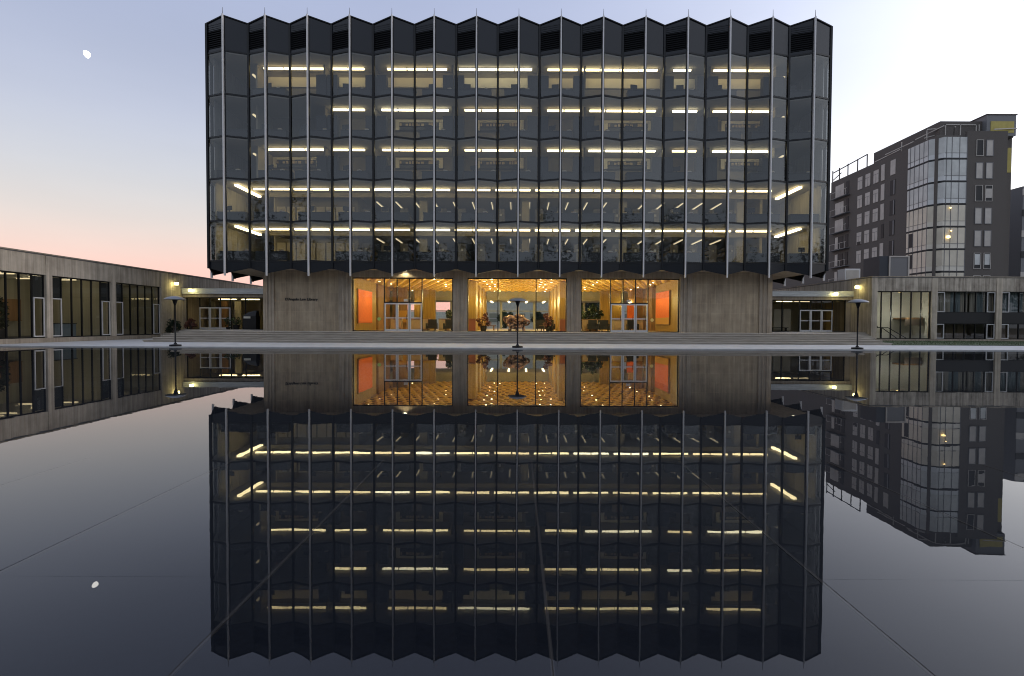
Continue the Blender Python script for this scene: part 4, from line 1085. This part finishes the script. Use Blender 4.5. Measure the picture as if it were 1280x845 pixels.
        # metal strips beside the side windows
        if i in (0, 1, 2, 4): B(HX - .08, HX - .002, 82.0, 82.75, zb + .1, zb + 2.5).build('metal_strip', 'site_panel', hall)
        else: B(HX - .05, HX - .002, 82.0, 82.6, zb + .3, zb + 2.4).build('window', 'black', hall)
        w5 = B(HX - .05, HX - .002, 79.7, 80.75, zb + .4, zb + 2.55).build('window', 'site_panel' if i == 0 else 'black', hall)
        if i: B(HX - .08, HX - .052, 79.75, 80.0, zb + .4, zb + 2.5).build('frame', 'roof_metal', w5)
# the glowing work lamps inside the bay
for x, z, s_, lb in ((56.55, 13.1, .22, 'bright work lamp showing in the corner bay of the brick hall'), (56.75, 16.9, .1, 'faint work lamp higher in the corner bay of the brick hall'), (56.9, 13.9, .09, 'small orange lamp just above the bright work lamp')):
    t = thing('work_lamp', lb, 'lamp', (x, HY - .5, z)); MB().lathe([(0, -s_), (s_, -s_ * .5), (s_, s_ * .5), (0, s_)], (x, HY - .62, z), 10).build('bulb', 'desk_glow', t)
    B(x - .04, x + .04, HY - .53, HY - .46, z - .05, z + .05).build('mount', 'black', t)
# set-back strip with yellow sheathing at its right
B(64.32, 66.6, HY + 1.6, 96, 0, 26.9).build('brick_wall', 'brick', hall)
for i in range(7):
    zb = FL[i + 1]
    w_ = B(64.4, 65.35, HY + 1.3, HY + 1.598, zb + .2, zb + 2.9).build('window', 'site_glass' if i < 3 else 'site_glass_low', hall)
    if i == 0 or i >= 2: B(65.0, 65.3, HY + 1.27, HY + 1.297, zb + .3, zb + (2.0 if i else 1.6)).build('opening', 'black' if i else 'site_glass', w_)
    if i == 0: B(65.4, 66.5, HY + 1.54, HY + 1.597, zb - 1.1, zb + 2.2).build('sheathing_panel', 'sheathing', hall)
# penthouse and lift housing
B(56.4, 66.2, HY + 1.0, 86.5, 26.6, 28.75).build('penthouse', 'brick_side', hall)
ph = MB()
for x in (57.0, 59.0, 61.1, 61.5, 62.2): ph.box(x, x + .1, HY + .9, HY + .998, 26.6, 28.3)
ph.box(57.0, 61.2, HY + .9, HY + .998, 28.2, 28.32); ph.build('penthouse_frame', 'site_panel', hall)
lh = B(62.0, 65.9, HY + .3, HY + 6, 26.62, 29.35).build('lift_housing', 'roof_metal', hall)
B(62.5, 65.6, HY + .25, HY + .298, 27.0, 28.5).build('sheathing_panel', 'sheathing', lh)
B(61.9, 66.0, HY + .2, HY + 6.1, 29.352, 29.45).build('coping', 'brick', lh)
rl = MB()
for y in (86.6, 89.0, 91.6, 94.0, 96): rl.box(HX + .2, HX + .32, y, y + .12, 26.5, 28.6)
rl.bar((HX + .26, 86.6, 28.6), (HX + .26, 96.1, 28.2), .12); rl.bar((HX + .26, 93.5, 27.6), (HX + .26, 96.1, 26.9), .1)
rl.build('roof_frame', 'black_metal', hall)
pp = MB()
for a_, b_ in (((55.4, 74.5, 27.0), (58.2, 73.2, 27.6)), ((55.3, 76, 27.3), (56.6, 72.6, 28.0)), ((55.3, 79, 26.9), (55.6, 85, 26.9)), ((55.2, 82, 27.1), (55.4, 76.5, 27.2)), ((55.4, 74.0, 28.0), (58.5, 73.0, 28.0)), ((62.4, 71.6, 27.2), (66.0, 72.3, 27.6))):
    pp.bar(a_, b_, .12)
for x, y in ((55.6, 74.3), (57.0, 73.4), (58.2, 73.0), (55.5, 79)): pp.box(x, x + .1, y, y + .1, 26.5, 28.0)
pp.build('roof_pipework', 'site_panel', hall)
# sliver of a further block at the right edge
blk = thing('distant_block', 'striped grey block cut off by the right edge behind the brick hall', 'building', (80, 84, 0))
B(77.9, 90, 84, 100, 0, 23).build('wall', 'roof_metal', blk)
for i in range(6): B(77.8, 90, 83.9, 83.998, 21.6 - i * 3.2, 22.6 - i * 3.2).build('window_band', 'black' if i % 2 else 'site_panel', blk)

# ------------------------------------------------------------------ trees seen through the lobby, and the park behind the camera
def tree(x, y, h, label, mat='leaf_dark', n=1400):
    t = thing('tree', label, 'tree', (x, y, .05))
    MB().tube([(x, y, .05), (x + .1, y, h * .35), (x - .1, y + .1, h * .75)], [.18, .13, .05], 8).build('trunk', 'bark', t)
    mb = MB()
    for q in range(7):
        a_ = q * .9; mb.tube([(x, y, h * (.3 + .05 * q)), (x + math.cos(a_) * h * .2, y + math.sin(a_) * h * .2, h * (.5 + .06 * q))], [.06, .02], 5)
    mb.build('limb', 'bark', t)
    MB().leaves((x, y, h * .65), h * .32, h * .32, h * .36, n, .22, clumps=26).build('crown', mat, t)
rb = thing('rear_building', 'low grey-green building seen through the back of the lobby', 'building', (14, 92, .05))
B(-10.2, 45, 92, 99, .06, 7.2).build('wall', 'rear_wall_paint', rb); B(-30, -10.21, 93, 99, .06, 3.5).build('wall', 'rear_wall_paint', rb)
for q in range(19):
    w_ = B(-9.4 + q * 2.3, -9.4 + q * 2.3 + 1.5, 91.95, 91.998, 1.7, 3.2).build('window', 'rear_window_glass', rb); B(-9.4 + q * 2.3 - .05, -9.4 + q * 2.3 + 1.55, 91.9, 91.948, 2.25, 2.35).build('rail', 'white_frame', w_)
tree(-1.9, 84, 3.4, 'small courtyard tree seen through the lobby behind the sculpture', 'leaf_green')
tree(9.5, 80, 6, 'dense courtyard tree seen through the right lobby bay, nearer the pier'); tree(12.6, 82, 6.5, 'courtyard tree seen through the right lobby bay by the doors', 'leaf_green'); tree(3.3, 86, 3.2, 'courtyard tree seen through the lobby to the right of the sculpture')
tl = MB(); tt = MB()
for q in range(30):
    a_ = rad(-80 + q * 160 / 29 + R.uniform(-2, 2)); rr_ = 53 + R.uniform(-5, 5); x = rr_ * 1.25 * math.sin(a_); y = 38 - rr_ * math.cos(a_); h = R.choice([R.uniform(13, 16), R.uniform(16, 21)])
    if abs(x) > 62: h *= .85
    tl.leaves((x, y, h * .60), h * .30, h * .28, h * .40, 3400, .23, clumps=30); tt.tube([(x, y, 0), (x, y, h * .7)], [.25, .08], 6)
tl.v += tt.v if False else []
o_ = tl.build('treeline', 'leaf_dark', kind='stuff')
tt.build('treeline_trunks', 'bark', o_, world=False)
B(-110, 110, -36, -34, -.3, 7.0).build('unseen_tree_backing', 'leaf_dark', kind='structure')  # unseen dark slab added behind the treeline so the lowest glass reflects dark

# ------------------------------------------------------------------ moon (its sunlit part)
th = rad(1.45); u, v = 108 - 647, 422.5 - 68; ro = rad(.25)
u2 = u * math.cos(ro) - v * math.sin(ro); v2 = v * math.cos(ro) + u * math.sin(ro)
d = Vector((u2, 676 * math.cos(th) + v2 * math.sin(th), v2 * math.cos(th) - 676 * math.sin(th)))
mc = Vector((0, 0, CAMZ)) + d * 3.2
mr = 4.3 * 3.2
# lit limb faces lower-left; the far rim fades into the sky
mq = MB(); rows = 24; cols = 24
right = d.cross(Vector((0, 0, 1))).normalized(); upv = right.cross(d).normalized(); fw = -d.normalized()
tilt = rad(-28)
ax = upv * math.cos(tilt) + right * math.sin(-tilt) * -1; sd = ax.cross(fw).normalized()
for i in range(rows + 1):
    la = -math.pi / 2 + math.pi * i / rows
    for j in range(cols + 1):
        lo_ = -rad(36) + (rad(90) + rad(36)) * j / cols
        mq.v.append(tuple(mc + (ax * math.sin(la) + (fw * math.cos(lo_) + sd * math.sin(lo_)) * math.cos(la)) * mr))
for i in range(rows):
    for j in range(cols):
        k = i * (cols + 1) + j; mq.f.append((k, k + 1, k + cols + 2, k + cols + 1))
tag(mq.build('moon', 'moonlight', smooth=True), 'white gibbous moon high in the sky left of the library', 'moon')
